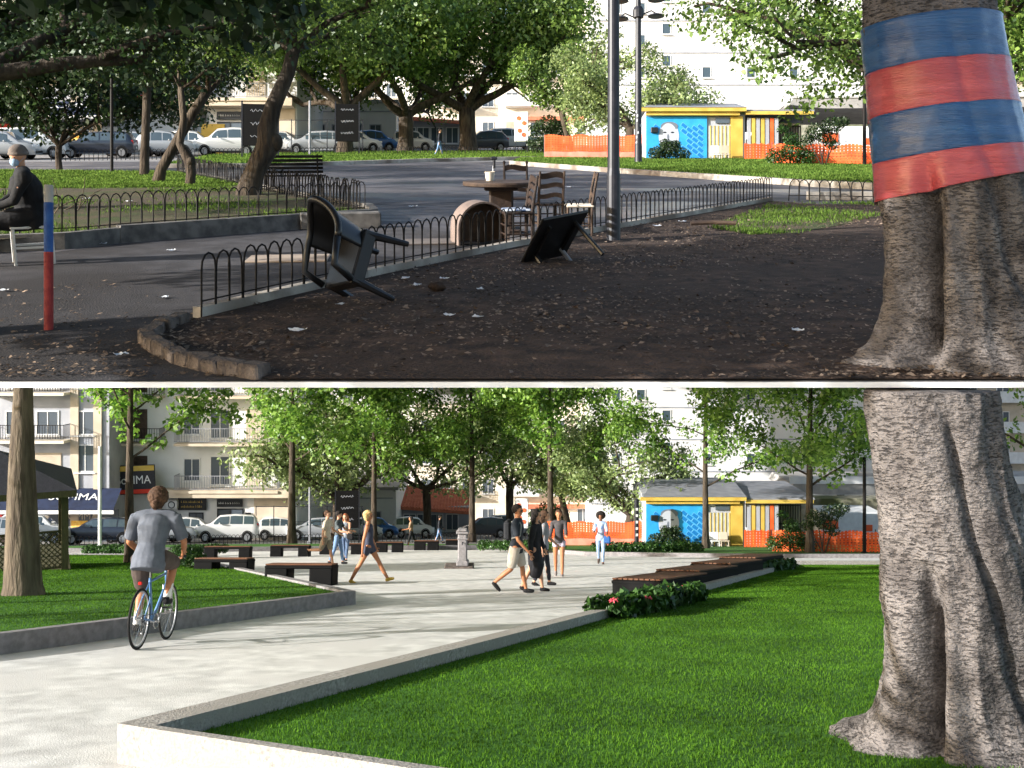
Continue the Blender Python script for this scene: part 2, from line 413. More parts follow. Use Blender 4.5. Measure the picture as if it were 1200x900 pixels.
# far lawns
fl_r = [(0.8, 46), (3.0, 40.5), (9, 38.2), (36, 37.8), (40, 49), (14, 50), (2, 52)]
fl_l = [(-38, 43), (-17, 43.5), (-8, 46.5), (0.2, 48.5), (1.2, 52.5), (-12, 53.5), (-24, 48.5), (-38, 47)]
ground('lawn', Lw, fl_r, M['lawn'], .12)
ground('lawn', Lw, fl_l, M['lawn'], .12)
kb = MB(); strip(Lw, [(0.8, 46), (3.0, 40.5), (9, 38.2), (36, 37.8)], .3, .15, kb)
strip(Lw, [(-38, 43), (-17, 43.5), (-8, 46.5), (0.2, 48.5)], .3, .2, kb)
tag(kb.build('kerb', M['kerb_grey']), kind='structure')

def grass(name, S, poly, n, hgt, wid, m, lift, seed=1, ymax=99, near_bias=1.6, patchy=0):
    rng = np.random.default_rng(seed); poly = np.array(poly); x0, y0 = poly.min(0); x1, y1 = poly.max(0); y1 = min(y1, ymax)
    out = []
    need = n
    while need > 0:
        k = need*3
        y = y0+(y1-y0)*rng.random(k)**near_bias; x = x0+(x1-x0)*rng.random(k)
        ins = np.zeros(k, bool); j = len(poly)-1
        for i in range(len(poly)):
            xi, yi = poly[i]; xj, yj = poly[j]
            c = ((yi > y) != (yj > y)) & (x < (xj-xi)*(y-yi)/((yj-yi) or 1e-9)+xi); ins ^= c; j = i
        ins &= (np.abs(x) < .56*y+1.2)
        if patchy: ins &= (np.sin(x*1.7+np.sin(y*.9)*2)+np.sin(y*1.3+x*.6)+rng.normal(0, .7, k) > patchy)
        p = np.stack([x[ins], y[ins]], 1)[:need]; out.append(p); need -= len(p)
    p = np.concatenate(out); k = len(p)
    z = -E+SG[S]*K*p[:, 1]+lift
    a = rng.random(k)*2*np.pi; dx, dy = np.cos(a)*wid/2, np.sin(a)*wid/2
    sc = (.6+.8*rng.random(k)); h = hgt*sc; g = np.clip(p[:, 1]/12, 1, 3); dx *= g; dy *= g
    lx, ly = rng.normal(0, hgt*.45, k), rng.normal(0, hgt*.45, k)
    V = np.zeros((k, 4, 3))
    V[:, 0] = np.stack([p[:, 0]-dx, p[:, 1]-dy, z-.01], 1); V[:, 1] = np.stack([p[:, 0]+dx, p[:, 1]+dy, z-.01], 1)
    V[:, 2] = np.stack([p[:, 0]+lx+dx*.25, p[:, 1]+ly+dy*.25, z+h], 1); V[:, 3] = np.stack([p[:, 0]+lx-dx*.25, p[:, 1]+ly-dy*.25, z+h], 1)
    o = quads_mesh(name, V, m); return tag(o, kind='stuff')
tag(grass('grass', Lw, [(-2.15, 6.6), (2.5, 4.0), (18, 3.7), (24, 29.9), (8.3, 29.9), (7.95, 28.9)], 360000, .018, .008, M['grass_blade'], .13, 1), 'short bright green mown grass of the wedge shaped lawn in front of the bench row', 'grass')
tag(grass('grass', Lw, ll, 140000, .018, .009, M['grass_blade'], .19, 2, near_bias=1.3), 'short bright green mown grass of the lawn behind the cyclist', 'grass')

# ------------------------------------------------------------------ UPPER SITE GROUND (a sloping terrace slab)
def wx(d): return .5*d+.65
FD = 132.0; ND = 1860/294.0
slab = MB(); vs = []
for z in (-.009, -.009-.0345):
    for x, y in ((-wx(ND), ND), (wx(ND), ND), (wx(FD), FD), (-wx(FD), FD)): vs.append((x, y, gz(U, y)+z))
slab.add(vs, [(0,1,2,3),(7,6,5,4),(0,4,5,1),(1,5,6,2),(2,6,7,3),(3,7,4,0)])
tag(slab.build('terrace_slab', M['soffit']), kind='structure')
NE = ND+.001
def clipx(poly): return [(max(-wx(y), min(wx(y), x)), y) for x, y in poly]
ground('pavement', U, [(-wx(NE), NE), (wx(NE), NE), (wx(50), 50), (-wx(50), 50)], M['wet'], -.004)
ground('street', U, [(-wx(50), 50.0), (wx(50), 50.0), (wx(FD), FD-.1), (-wx(FD), FD-.1)], M['street'], -.005)
# dark near asphalt path on the left
ground('path', U, clipx([(-wx(NE), NE), (-1.45, NE), P(U, 250, 432), P(U, 172, 404), P(U, 236, 376), P(U, 345, 343), P(U, 470, 318), P(U, 590, 296), P(U, 560, 275), P(U, 430, 262), P(U, 135, 286), P(U, 60, 296), (-9, 13)]), M['asphalt'], 0.0)
# soil bed on the right
fence_line = [P(U, 236, 373), P(U, 330, 350), P(U, 450, 322), P(U, 600, 291), P(U, 760, 262), P(U, 905, 236)]
bed = [P(U, 262, 436), P(U, 190, 412), P(U, 172, 400), P(U, 195, 385)] + fence_line + [P(U, 960, 240), P(U, 1035, 240), (wx(20), 20.0), (wx(NE), NE), (-1.6+.1, NE)]
ground('soil', U, clipx(bed), M['soil'], .012)
ground('grass_patch', U, [P(U, 850, 262), P(U, 905, 240), P(U, 960, 243), P(U, 1000, 262), P(U, 930, 275), P(U, 880, 272)], M['turf_dark'], .018)
tag(grass('grass', U, [P(U, 830, 268), P(U, 905, 238), P(U, 1040, 238), P(U, 1040, 252), P(U, 940, 274), P(U, 880, 276)], 5000, .04, .015, M['grass_old'], .012, 7, patchy=.2), 'thin grass growing at the far end of the dark soil bed', 'grass')
# left bed, raised
lb = clipx([(-9, 12.5), (-5.9, 13.4), (-5.4, 14.1), (-2.35, 17.0), (-2.6, 18.2), (-11.0, 34.0), (-20, 36)])
ground('soil', U, lb, M['turf_dark'], .17)
tag(grass('grass', U, [(-14, 24), (-7.2, 24.5), (-6.5, 26), (-10.6, 33.5), (-20, 35.5)], 26000, .05, .02, M['grass_old'], .17, 8), 'bright green grass under the trees of the left bed', 'grass')
tag(grass('grass', U, [(-9, 13), (-6, 13.6), (-2.5, 17.2), (-7, 25), (-14, 24)], 7000, .04, .014, M['grass_old'], .17, 9, patchy=.9), 'sparse grass tufts on the worn soil behind the hoop fence', 'grass')
kb = MB(); strip(U, [(-6.9, 12.9), (-5.85, 13.35), (-5.4, 14.05)], .14, .21, kb, mi=1); strip(U, [(-5.4, 14.05), (-2.28, 16.95), (-2.55, 18.2), (-11, 34.0)], .16, .24, kb)
tag(kb.build('kerb', [M['kerb_dark'], M['kerb_dark']]), kind='structure')
# far lawn band and right lawn
fb = clipx([P(U, 190, 196), P(U, 330, 195), P(U, 480, 190), P(U, 640, 186), P(U, 640, 178.5), P(U, 420, 180.5), P(U, 250, 184)])
ground('lawn', U, fb, M['turf_green'], .12)
kb = MB(); strip(U, [P(U, 190, 196.5), P(U, 330, 195.5), P(U, 480, 190.3), P(U, 640, 186.3)], .3, .16, kb)
rlp = [P(U, 600, 193), P(U, 730, 203), P(U, 860, 212), P(U, 960, 219), P(U, 1050, 223), P(U, 1240, 226)]
rl2 = rlp+[P(U, 1240, 192), P(U, 1000, 191), P(U, 840, 189), P(U, 640, 187.5), P(U, 610, 189)]
ground('lawn', U, rl2, M['turf_green'], .14)
strip(U, rlp, .22, .17, kb); tag(kb.build('kerb', M['old_kerb']), kind='structure')
tag(grass('grass', U, fb, 26000, .08, .022, M['grass_old'], .12, 10, near_bias=1.0), 'long grass in the far strip before the parked cars', 'grass')
tag(grass('grass', U, rl2, 70000, .07, .02, M['grass_old'], .14, 11, near_bias=1.0), 'bright green grass in front of the blue mural kiosk', 'grass')
kb = MB(); strip(U, fence_line, .10, .09, kb, side=.04); tag(kb.build('kerb', M['old_kerb']), kind='structure')
# rough stone edging of the soil bed: individual blocks
rng = random.Random(5)
pp = [Vector(P(U, x, y)) for x, y in ((215, 378), (188, 388), (172, 400), (186, 413), (214, 425), (262, 437), (335, 445.5))]
seg = []
for a, b in zip(pp, pp[1:]):
    n = max(1, round((b-a).length/.17))
    for k in range(n): seg.append((a.lerp(b, (k+.5)/n), math.atan2((b-a).y, (b-a).x), (b-a).length/n))
for i, (p, an, ln) in enumerate(seg):
    if p.y < NE+.065: continue
    mb = MB(); mb.bbox((0, 0, .03), (ln*1.04, .12+rng.uniform(-.02, .02), .11+rng.uniform(-.02, .02)), .012, rot=rotm(rng.uniform(-.12, .12), 'Z'))
    o = mb.build('edging_stone', M['stone'], smooth=False)
    for v in o.data.vertices: v.co += noise.noise_vector(v.co*14+Vector((i*3.1, 0, 0)))*.015
    put(o, U, p.x, p.y, an)
    tag(o, 'rough edging block, ' + ('end one by the hoop kerb' if i == 0 else ('end one at the near slab edge' if i == len(seg)-1 else 'the %s stone from the hoop kerb' % ['','second','third','fourth','fifth','sixth','seventh','eighth','ninth','tenth','eleventh','twelfth','thirteenth','fourteenth','fifteenth','sixteenth','seventeenth'][i])), 'stone block', 'rough blocks edging the soil bed')

# ------------------------------------------------------------------ trees
def leaves(name, blobs, n, size, m, parent, seed=0, droop=.2, zmax=None, shell=2.4, clampS=None, origin=(0, 0)):
    """blobs: (x, y, z, r) in the tree's own space; each leaf a folded rhomb"""
    rng = np.random.default_rng(seed); B = np.array(blobs); wgt = B[:, 3]**2.2; wgt /= wgt.sum()
    idx = rng.choice(len(B), n, p=wgt)
    d = rng.normal(size=(n, 3)); d /= np.linalg.norm(d, axis=1)[:, None]
    rad = B[idx, 3]*rng.random(n)**(1/shell)
    c = B[idx, :3]+d*rad[:, None]*np.array([1, 1, .78])
    if clampS:   # foliage stays under the terrace above
        lim = (K*(c[:, 1]+origin[1]) - (-K*origin[1])) - .12
        ok = c[:, 2] < lim; c = c[ok]; d = d[ok]; n = len(c)
    nr = d*.6+rng.normal(size=(n, 3))*.6+np.array([0, 0, .5]); nr /= np.linalg.norm(nr, axis=1)[:, None]
    t = np.cross(nr, rng.normal(size=(n, 3))); t /= np.linalg.norm(t, axis=1)[:, None]; t[:, 2] -= droop
    bt = np.cross(nr, t); s = size*(.6+.8*rng.random(n))[:, None]
    V = np.stack([c-t*s*.5, c+bt*s*.3+nr*s*.05, c+t*s*.5, c-bt*s*.3+nr*s*.05], 1)
    return quads_mesh(name, V, m, parent)
def bent(rng, p, d, ln, bend, n=4):
    pts = [p.copy()]; q = p.copy(); d = d.copy()
    for _ in range(n):
        d = (d+Vector((rng.gauss(0, bend), rng.gauss(0, bend), rng.gauss(0, bend)))).normalized(); q = q+d*(ln/n); pts.append(q.copy())
    return pts, d
def branch(mb, rng, p, d, ln, r, depth, tips, bend=.16, up=.15, kids=3, spread=.7, n=7):
    pts, dd = bent(rng, p, d, ln, bend)
    mb.tube(pts, [r*(1-.45*i/(len(pts)-1)) for i in range(len(pts))], n if depth > 1 else 5, cap=False)
    tips.append((pts[-1], ln)); 
    if depth <= 0: return
    if depth <= 2: tips.append((pts[2], ln))
    for k in range(kids):
        a = rng.uniform(0, 2*math.pi); v = dd.orthogonal().normalized(); v.rotate(Quaternion(dd, a))
        nd = (dd+v*spread*rng.uniform(.6, 1.3)+Vector((0, 0, up))).normalized()
        branch(mb, rng, pts[-1] if k < 2 else pts[-2], nd, ln*rng.uniform(.6, .85), r*.55, depth-1, tips, bend, up, kids, spread, n)
def tree(S, x, y, label, h=9.0, r=.18, first=2.6, crown_r=3.5, n=12000, leaf=.15, lm='leaf_new', bark='bark', seed=1, limbs=11, cat='tree', name='tree', group=None, lean=(0, 0), blob=.9, top_extra=True):
    """straight leader with limbs (planted plaza trees)"""
    rng = random.Random(seed); root = empty(name, label, cat, group); put(root, S, x, y, 0, tilt=False)
    mb = MB(); lead = [Vector((lean[0]*t*h+math.sin(t*5+seed)*.06*t, lean[1]*t*h, -.25+(h*.92+.25)*t)) for t in [i/10 for i in range(11)]]
    mb.tube(lead, [r*1.35]+[r*(1-.85*(i/10)**.9) for i in range(1, 11)], 12, cap=False)
    tips = []
    for k in range(limbs):
        t = first/h+(.93-first/h)*(k/(limbs-1))**1.1; i = min(int(t*10/.92), 9); p = lead[i].lerp(lead[i+1], min(max(t*h+.25-(lead[i].z+.25), 0)/((h*.92)/10), 1))
        a = k*2.4+rng.uniform(-.4, .4); el = .35+.75*t
        ln = crown_r*.60*(1-.62*max(0, t-.28)/.65)*rng.uniform(.85, 1.1)
        ln = max(ln, .5)
        branch(mb, rng, p, Vector((math.cos(a)*math.cos(el), math.sin(a)*math.cos(el), math.sin(el))), ln, r*.34*(1.1-t), 2 if ln > 1 else 1, tips, .13, .1, 2, .55, 6)
    mb.build('trunk', M[bark], root, smooth=True)
    bl = [(p.x, p.y, p.z, blob*rng.uniform(.55, 1.1)) for p, l in tips]
    if top_extra: bl += [(lead[-1].x, lead[-1].y, lead[-1].z, blob)]
    leaves('crown', bl, n, leaf, M[lm], root, seed, clampS=(S == 'L'), origin=(x, y))
    return root
def forktree(S, x, y, label, r=.45, fork=1.9, limbs=5, ln=2.6, depth=2, n=14000, leaf=.17, lm='leaf_fig', bark='bark', seed=1, up=.3, el=.7, blob=1.1, lean=(0, 0), group=None, extra=(), cat='tree', name='tree', zscale=1.0, kids=3, base_flare=1.5, path=None, prad=None, burl=None, cb=0.0):
    rng = random.Random(seed); root = empty(name, label, cat, group); put(root, S, x, y, 0, tilt=False)
    mb = MB(); pts = [Vector((lean[0]*t+math.sin(t*3.3+seed)*.05, lean[1]*t, -.2+(fork+.2)*t)) for t in (0, .12, .3, .55, .8, 1)]
    if path: pts = [Vector(q) for q in path]
    mb.tube(pts, prad or [r*base_flare, r*1.15, r*1.0, r*.92, r*.95, r*.9], 12, cap=True)
    if burl: mb.ball(burl[:3], burl[3], 12, 8)
    tips = []
    for k in range(limbs):
        a = k*2*math.pi/limbs+rng.uniform(-.35, .35); e = el+rng.uniform(-.2, .25)
        d = Vector((math.cos(a)*math.cos(e), math.sin(a)*math.cos(e), math.sin(e)))
        branch(mb, rng, pts[-1]-Vector((0, 0, r*.4)), d, ln*rng.uniform(.85, 1.15), r*.55, depth, tips, .14, up, kids, .65, 8)
    mb.build('trunk', M[bark], root, smooth=True)
    bl = [(p.x, p.y, p.z, blob*rng.uniform(.6, 1.15)) for p, l in tips if p.z > fork*.9+cb]+list(extra)
    if n: leaves('crown', bl, n, leaf, M[lm], root, seed, clampS=(S == 'L'), origin=(x, y))
    return root
def shrub(S, x, y, label, blobs, n, leaf, lm, seed=1, stems=5, cat='shrub', name='shrub', stem_h=.5, group=None, lift=0):
    rng = random.Random(seed); root = empty(name, label, cat, group); put(root, S, x, y, 0, tilt=False, lift=lift)
    mb = MB()
    for k in range(stems):
        b = blobs[k % len(blobs)]; p0 = Vector((rng.uniform(-.12, .12), rng.uniform(-.12, .12), -.1))
        p1 = Vector(b[:3]); mid = p0.lerp(p1, .5)+Vector((rng.gauss(0, .06), rng.gauss(0, .06), .08))
        mb.tube([p0, mid, p1], [.03, .022, .012], 5)
    mb.build('stem', M['bark'], root, smooth=True)
    leaves('foliage', blobs, n, leaf, M[lm], root, seed, shell=3)
    return root
def hedge(S, pts, wd, h, label, n, leaf=.08, lm='leaf_hedge', seed=3, lift=0, cat='hedge'):
    root = empty('hedge', label, cat); x0, y0 = pts[0]; put(root, S, x0, y0, 0, tilt=False, lift=lift)
    bl = []; rng = random.Random(seed); z0 = gz(S, y0)
    mb = MB()
    for (ax, ay), (bx, by) in zip(pts, pts[1:]):
        L_ = math.hypot(bx-ax, by-ay); m_ = max(2, int(L_/(wd*.35)))
        for i in range(m_+1):
            t = i/m_; px, py = ax+(bx-ax)*t, ay+(by-ay)*t
            for q in (-.3, .3): bl.append((px-x0+rng.uniform(-.1, .1)*wd, py-y0+q*wd, gz(S, py)-z0+h*.5, h*.55*rng.uniform(.85, 1.12)))
            if i % 3 == 0: mb.tube([(px-x0, py-y0, gz(S, py)-z0-.05), (px-x0+.03, py-y0, gz(S, py)-z0+h*.6)], [.02, .01], 5)
    mb.build('stem', M['bark'], root)
    leaves('foliage', bl, n, leaf, M[lm], root, seed, shell=3.5)
    return root
# ------------------------------------------------------------------ cars
PAINT = {}
def paint(key, c, metal=.0):
    if key not in PAINT:
        m = mat('paint_'+key, c, rough=.32, metal=metal, spec=.6); b = m.node_tree.nodes['Principled BSDF']
        b.inputs['Coat Weight'].default_value = .5; b.inputs['Coat Roughness'].default_value = .08; PAINT[key] = m
    return PAINT[key]
for k_, c_ in (('white', rgb(214,214,212)), ('silver', rgb(160,164,168)), ('navy', rgb(34,42,56)), ('blue', rgb(30,92,160)), ('darkgrey', rgb(58,62,70))): paint(k_, c_)
PROF = {   # x (rear to front), top height, half width at the top
 'hatch': (3.9, .84, [(-1.95,.62,.74),(-1.93,.90,.70),(-1.72,1.16,.62),(-1.40,1.42,.58),(-.5,1.49,.58),(.35,1.42,.58),(1.02,.98,.68),(1.6,.86,.70),(1.88,.70,.70),(1.95,.52,.66)], .90),
 'wagon': (4.5, .87, [(-2.25,.62,.76),(-2.22,.92,.72),(-2.02,1.25,.62),(-1.75,1.43,.58),(-.6,1.47,.58),(.45,1.41,.58),(1.2,.98,.70),(1.9,.86,.72),(2.18,.70,.72),(2.25,.52,.66)], .92),
 'suv': (4.2, .90, [(-2.1,.70,.80),(-2.08,1.05,.74),(-1.95,1.42,.66),(-1.7,1.62,.62),(-.5,1.66,.62),(.5,1.58,.62),(1.1,1.12,.72),(1.75,1.0,.74),(2.03,.82,.74),(2.1,.58,.70)], 1.04),
 'small': (3.4, .80, [(-1.7,.62,.72),(-1.68,.95,.68),(-1.55,1.25,.60),(-1.3,1.46,.56),(-.4,1.52,.56),(.4,1.42,.56),(.95,1.0,.66),(1.4,.88,.68),(1.64,.70,.68),(1.7,.52,.64)], .92),
}
CARC = {}
def car(S, px, d, kind, col, yaw, label, group=None):
    key = (kind, col)
    if key in CARC:
        root = dup(CARC[key])
    else:
        L_, W, st, belt = PROF[kind]
        root = empty('parked_car'); mb = MB(); rings = []
        for x, zt, wt in st:
            zb = .26; b = min(belt, zt-.02); cab = zt > belt+.12
            w0 = W*(.93 if abs(x) > L_/2-.1 else 1.0)
            pts = [(w0*.88, zb), (w0*.98, zb+.14), (w0, b-.18), (w0*.955, b), (wt+.02 if cab else w0*.86, zt-.05 if cab else b+.01), (wt*.8, zt)]
            rings.append([(x, y, z) for y, z in pts]+[(x, -y, z) for y, z in reversed(pts)])
        vs = [p for r_ in rings for p in r_]; n = 12; fs = []
        for i in range(len(rings)-1):
            for k in range(n): fs.append((i*n+k, (i+1)*n+k, (i+1)*n+(k+1) % n, i*n+(k+1) % n))
        fs += [tuple(range(n)), tuple(range(len(vs)-1, len(vs)-n-1, -1))]
        mb.add(vs, fs); bo = mb.build('body', PAINT[col], root, smooth=True)
        bo.data.polygons.foreach_set('use_smooth', [True]*len(bo.data.polygons))
        md = bo.modifiers.new('edge', 'EDGE_SPLIT'); md.split_angle = R(38)
        # side windows, following the cabin walls
        cabs = [s_ for s_ in st if s_[1] > belt+.12]
        def cabpt(x, t, side, off=.012):
            for a, b_ in zip(st, st[1:]):
                if a[0] <= x <= b_[0]:
                    u = (x-a[0])/(b_[0]-a[0]); zt = a[1]+(b_[1]-a[1])*u; wt = a[2]+(b_[2]-a[2])*u; break
            y0, z0, y1, z1 = W*.955, belt, wt+.02, zt-.05
            return (x, side*(y0+(y1-y0)*t+off), z0+(z1-z0)*t)
        xa, xb = cabs[1][0]-.12, cabs[-1][0]+.42
        cuts = [xa, xa+(xb-xa)*.27, xa+(xb-xa)*.60, xb]
        for side in (1, -1):
            for i in range(3):
                a, b_ = cuts[i]+.04, cuts[i+1]-.04; g = MB(); m_ = 5; V = []
                for q in range(m_+1):
                    x = a+(b_-a)*q/m_; V += [cabpt(x, .06, side), cabpt(x, .9 if cabpt(x, 1, side)[2]-belt > .2 else .5, side)]
                g.add(V, [(2*q, 2*q+2, 2*q+3, 2*q+1) for q in range(m_)])
                g.build('side_window', M['cglass'], root)
        def panel(i, j, nm):
            (xa_, za, wa), (xb_, zb_, wb) = st[i], st[j]; g = MB(); e = .012*(1 if nm == 'windscreen' else -1)
            s0, s1 = .08, .94
            p = [(xa_+(xb_-xa_)*s0+e, wa*.78, za+(zb_-za)*s0+.012), (xb_+(xa_-xb_)*(1-s1)+e, wb*.78, zb_+(za-zb_)*(1-s1)+.012)]
            g.add([(p[0][0], -p[0][1], p[0][2]), (p[0][0], p[0][1], p[0][2]), (p[1][0], p[1][1], p[1][2]), (p[1][0], -p[1][1], p[1][2])], [(0,1,2,3)])
            g.build(nm, M['cglass'], root)
        panel(6, 5, 'windscreen'); panel(2, 3, 'rear_window')
        for sx, x in ((1, L_/2-.72), (-1, -L_/2+.72)):
            for side in (1, -1):
                t = MB(); t.lathe([(.19, -.1), (.30, -.1), (.315, -.07), (.315, .07), (.30, .1), (.19, .1)], 20, (x, side*(W-.08), .315), rot=rotm(R(90), 'X'))
                to = t.build('wheel', M['tyre'], root, smooth=False)
                r_ = MB(); r_.lathe([(.03, .02), (.06, .03), (.19, .0), (.2, .03), (.2, -.03)], 16, (x, side*(W+.012), .315), rot=rotm(R(90), 'X'))
                for q in range(5):
                    a = q*2*math.pi/5; r_.box((x+math.cos(a)*.11, side*(W+.03), .315+math.sin(a)*.11), (.17, .02, .05), rot=rotm(-a, 'Y'))
                r_.build('rim', M['rim'], to)
                ar = MB(); ar.torus((x, side*(W-.004), .315), .35, .03, 16, 5, 'Y', a0=-.1, a1=math.pi+.1); ar.build('wheel_arch', M['black'], root)
        for side in (1, -1):
            h_ = MB(); h_.bbox((L_/2-.13, side*(W-.24), .70 if kind != 'suv' else .82), (.2, .3, .13), .03, rot=rotm(-side*.5, 'Z')); h_.build('headlight', M['clearlamp'], root)
            t_ = MB(); t_.bbox((-L_/2+.08, side*(W-.16), .84 if kind != 'suv' else .98), (.16, .16, .26), .03); t_.build('tail_light', M['redlamp'], root)
            mi = MB(); mi.bbox((xb-.45, side*(W+.07), belt+.06), (.1, .16, .11), .03); mi.build('side_mirror', PAINT[col], root)
        bu = MB(); bu.bbox((L_/2-.04, 0, .40), (.12, W*1.7, .16), .04); bu.bbox((-L_/2+.04, 0, .42), (.12, W*1.7, .18), .04); bu.bbox((0, 0, .27), (L_-1.9, W*1.98, .08), .02); bu.build('bumper', M['black'] if kind != 'wagon' else PAINT[col], root)
        pl = MB(); pl.box((-L_/2-.035, 0, .55), (.01, .46, .11)); pl.build('number_plate', M['white'], root)
        CARC[key] = root
    tag(root, label, 'car', group); put(root, S, X(px, d), d, yaw); root.scale = (.86, 1, 1)
    return root

# ------------------------------------------------------------------ buildings
def window(root, x, z, w_, h_, y=0.0, frame='white', pane='glass', name='window', bars=1, proud=.05, sill=True):
    f = MB(); t = .07
    f.box((x-w_/2+t/2, y-proud/2, z), (t, proud, h_)); f.box((x+w_/2-t/2, y-proud/2, z), (t, proud, h_))
    f.box((x, y-proud/2, z+h_/2-t/2), (w_-2*t, proud, t)); f.box((x, y-proud/2, z-h_/2+t/2), (w_-2*t, proud, t))
    for k in range(bars): f.box((x-w_/2+w_*(k+1)/(bars+1), y-proud/2+.005, z), (.05, proud*.7, h_-2*t))
    if sill: f.box((x, y-.09, z-h_/2-.05), (w_+.16, .18, .06))
    o = f.build(name, M[frame], root)
    p = MB(); p.box((x, y-.008, z), (w_-2*t, .012, h_-2*t)); p.build('pane', M[pane], o)
    return o
def shutter(root, x, z, w_, h_, m='beige', y=0.0):
    f = MB(); n = int(h_/.12)
    f.box((x, y-.02, z), (w_, .04, h_))
    for k in range(n): f.box((x, y-.05, z-h_/2+(k+.5)*h_/n), (w_-.06, .02, h_/n*.7))
    return f.build('roller_shutter', M[m], root)
def balcony(root, x, z, w_, dpt=1.1, m='blackiron', slabm='cream', solid=None):
    s_ = MB(); s_.box((x, -dpt/2, z-.08), (w_, dpt, .16)); o = s_.build('balcony', M[slabm], root)
    r_ = MB()
    if solid: r_.box((x, -dpt+.05, z+.48), (w_, .08, .96))
    else:
        for q in (0.12, .95): r_.box((x, -dpt+.04, z+q), (w_, .04, .04))
        n = int(w_/.16)
        for k in range(n+1): r_.box((x-w_/2+.03+(w_-.06)*k/n, -dpt+.04, z+.53), (.025, .025, .84))
        for e in (-1, 1):
            for k in range(6): r_.box((x+e*(w_/2-.03), -dpt+.2+k*.16, z+.53), (.025, .025, .84))
            r_.box((x+e*(w_/2-.03), -dpt/2, z+.95), (.04, dpt-.12, .04))
    r_.build('railing', M[solid or m], o); return o
def block(S, px0, px1, d, h, m, label, depth=9, yaw=0.0, name='apartment_building', cat='building', base=4.0, parapet=True, lift=0):
    x0, x1 = X(px0, d), X(px1, d); W = x1-x0
    root = empty(name, label, cat); put(root, S, (x0+x1)/2, d, yaw, tilt=False)
    b = MB(); b.box((0, depth/2, (h-base)/2), (W, depth, h+base)); wl = b.build('wall', M[m], root)
    if parapet:
        p = MB(); p.box((0, depth/2, h+.12), (W+.4, depth+.4, .24)); p.build('roof', M['concrete'], root)
    root['w'] = W; del root['w']
    return root, (x0+x1)/2
def hh(py, d): return E-(py-152)*d/1200      # height above the slope for an upper-panel pixel row
def net(S, px0, px1, d0, d1, h, label, m='orange', z0=.05, low=None):
    x0, x1 = X(px0, d0), X(px1, d1); L_ = math.hypot(x1-x0, d1-d0)
    root = empty('safety_netting', label, 'netting'); put(root, S, x0, d0, 0, tilt=False)
    zz = gz(S, d1)-gz(S, d0)
    def pt(t, z, o=0): return Vector(((x1-x0)*t, (d1-d0)*t+o, zz*t+z+.04*math.sin(t*23)*(z/h)))
    n = int(L_/.14); mb = MB()
    for k in range(n):
        t0, t1 = (k+.0)/n, (k+.72)/n; mb.add([pt(t0, z0), pt(t1, z0), pt(t1, h), pt(t0, h)], [(0,1,2,3)])
    rows = int((h-z0)/.11)
    for r_ in range(rows):
        a = z0+(h-z0)*r_/rows; b = a+(h-z0)/rows*.62
        for k in range(0, n, 3): t0, t1 = k/n, min(1, (k+3)/n); mb.add([pt(t0, a, -.012), pt(t1, a, -.012), pt(t1, b, -.012), pt(t0, b, -.012)], [(0,1,2,3)])
    mb.build('mesh_sheet', M[m], root)
    if low:
        lo = MB()
        for k in range(n): t0, t1 = k/n, (k+1)/n; lo.add([pt(t0, -.12, -.1), pt(t1, -.12, -.1), pt(t1, low, -.03), pt(t0, low, -.03)], [(0,1,2,3)])
        lo.build('sagging_hem', M['pinknet'], root)
    for k in range(int(L_/2)+1):
        t = min(1, k*2/L_); s_ = MB(); a = pt(t, -.2, .03); b = pt(t, h+.1, .03); s_.tube([a, b], .02, 6); s_.build('stake', M['darkmetal'], root)
    return root
def hoops(S, pts, pitch, h, label, name='hoop_fence', base=0.0, m='blackiron', r=.009, wob=0.0, n=6, double=True):
    """one low fence of bent iron hoops along pts; built in panels"""
    P3 = [Vector((x, y, gz(S, y)+base)) for x, y in pts]; root = empty(name, label, 'fence')
    o0 = P3[0].copy(); root.location = o0
    seg = []; acc = 0; rng = random.Random(len(pts))
    lens = [(b-a).length for a, b in zip(P3, P3[1:])]; tot = sum(lens); N = int(tot/pitch)
    def at(s):
        for a, b, l in zip(P3, P3[1:], lens):
            if s <= l: return a.lerp(b, s/l)-o0
            s -= l
        return P3[-1]-o0
    per = max(8, N//12); i = 0
    while i < N:
        mb = MB()
        for k in range(i, min(N, i+per)):
            a, b = at(k*pitch), at((k+1)*pitch); ww = Vector((rng.gauss(0, wob), rng.gauss(0, wob), rng.gauss(0, wob)*.5)); sh = h-pitch*.72
            c = (a+b)/2; ha = (b-a)*.5
            arc = [c-ha*.97+Vector((0, 0, -.12)), c-ha*.97+Vector((0, 0, sh))+ww*.7]
            for q in range(1, 6):
                t = math.pi*q/6; arc.append(c-ha*math.cos(t)+Vector((0, 0, sh+pitch*.74*math.sin(t)))+ww)
            arc += [c+ha*.97+Vector((0, 0, sh))+ww*.7, c+ha*.97+Vector((0, 0, -.12))]
            mb.tube(arc, r, n)
        a, b = at(i*pitch), at(min(N, i+per)*pitch); mb.tube([a+Vector((0, 0, .07)), at(min(N, i+per/2)*pitch)+Vector((0, 0, .07)), b+Vector((0, 0, .07))], r*.8, n)
        mb.build('fence_panel', M[m], root); i += per
    return root
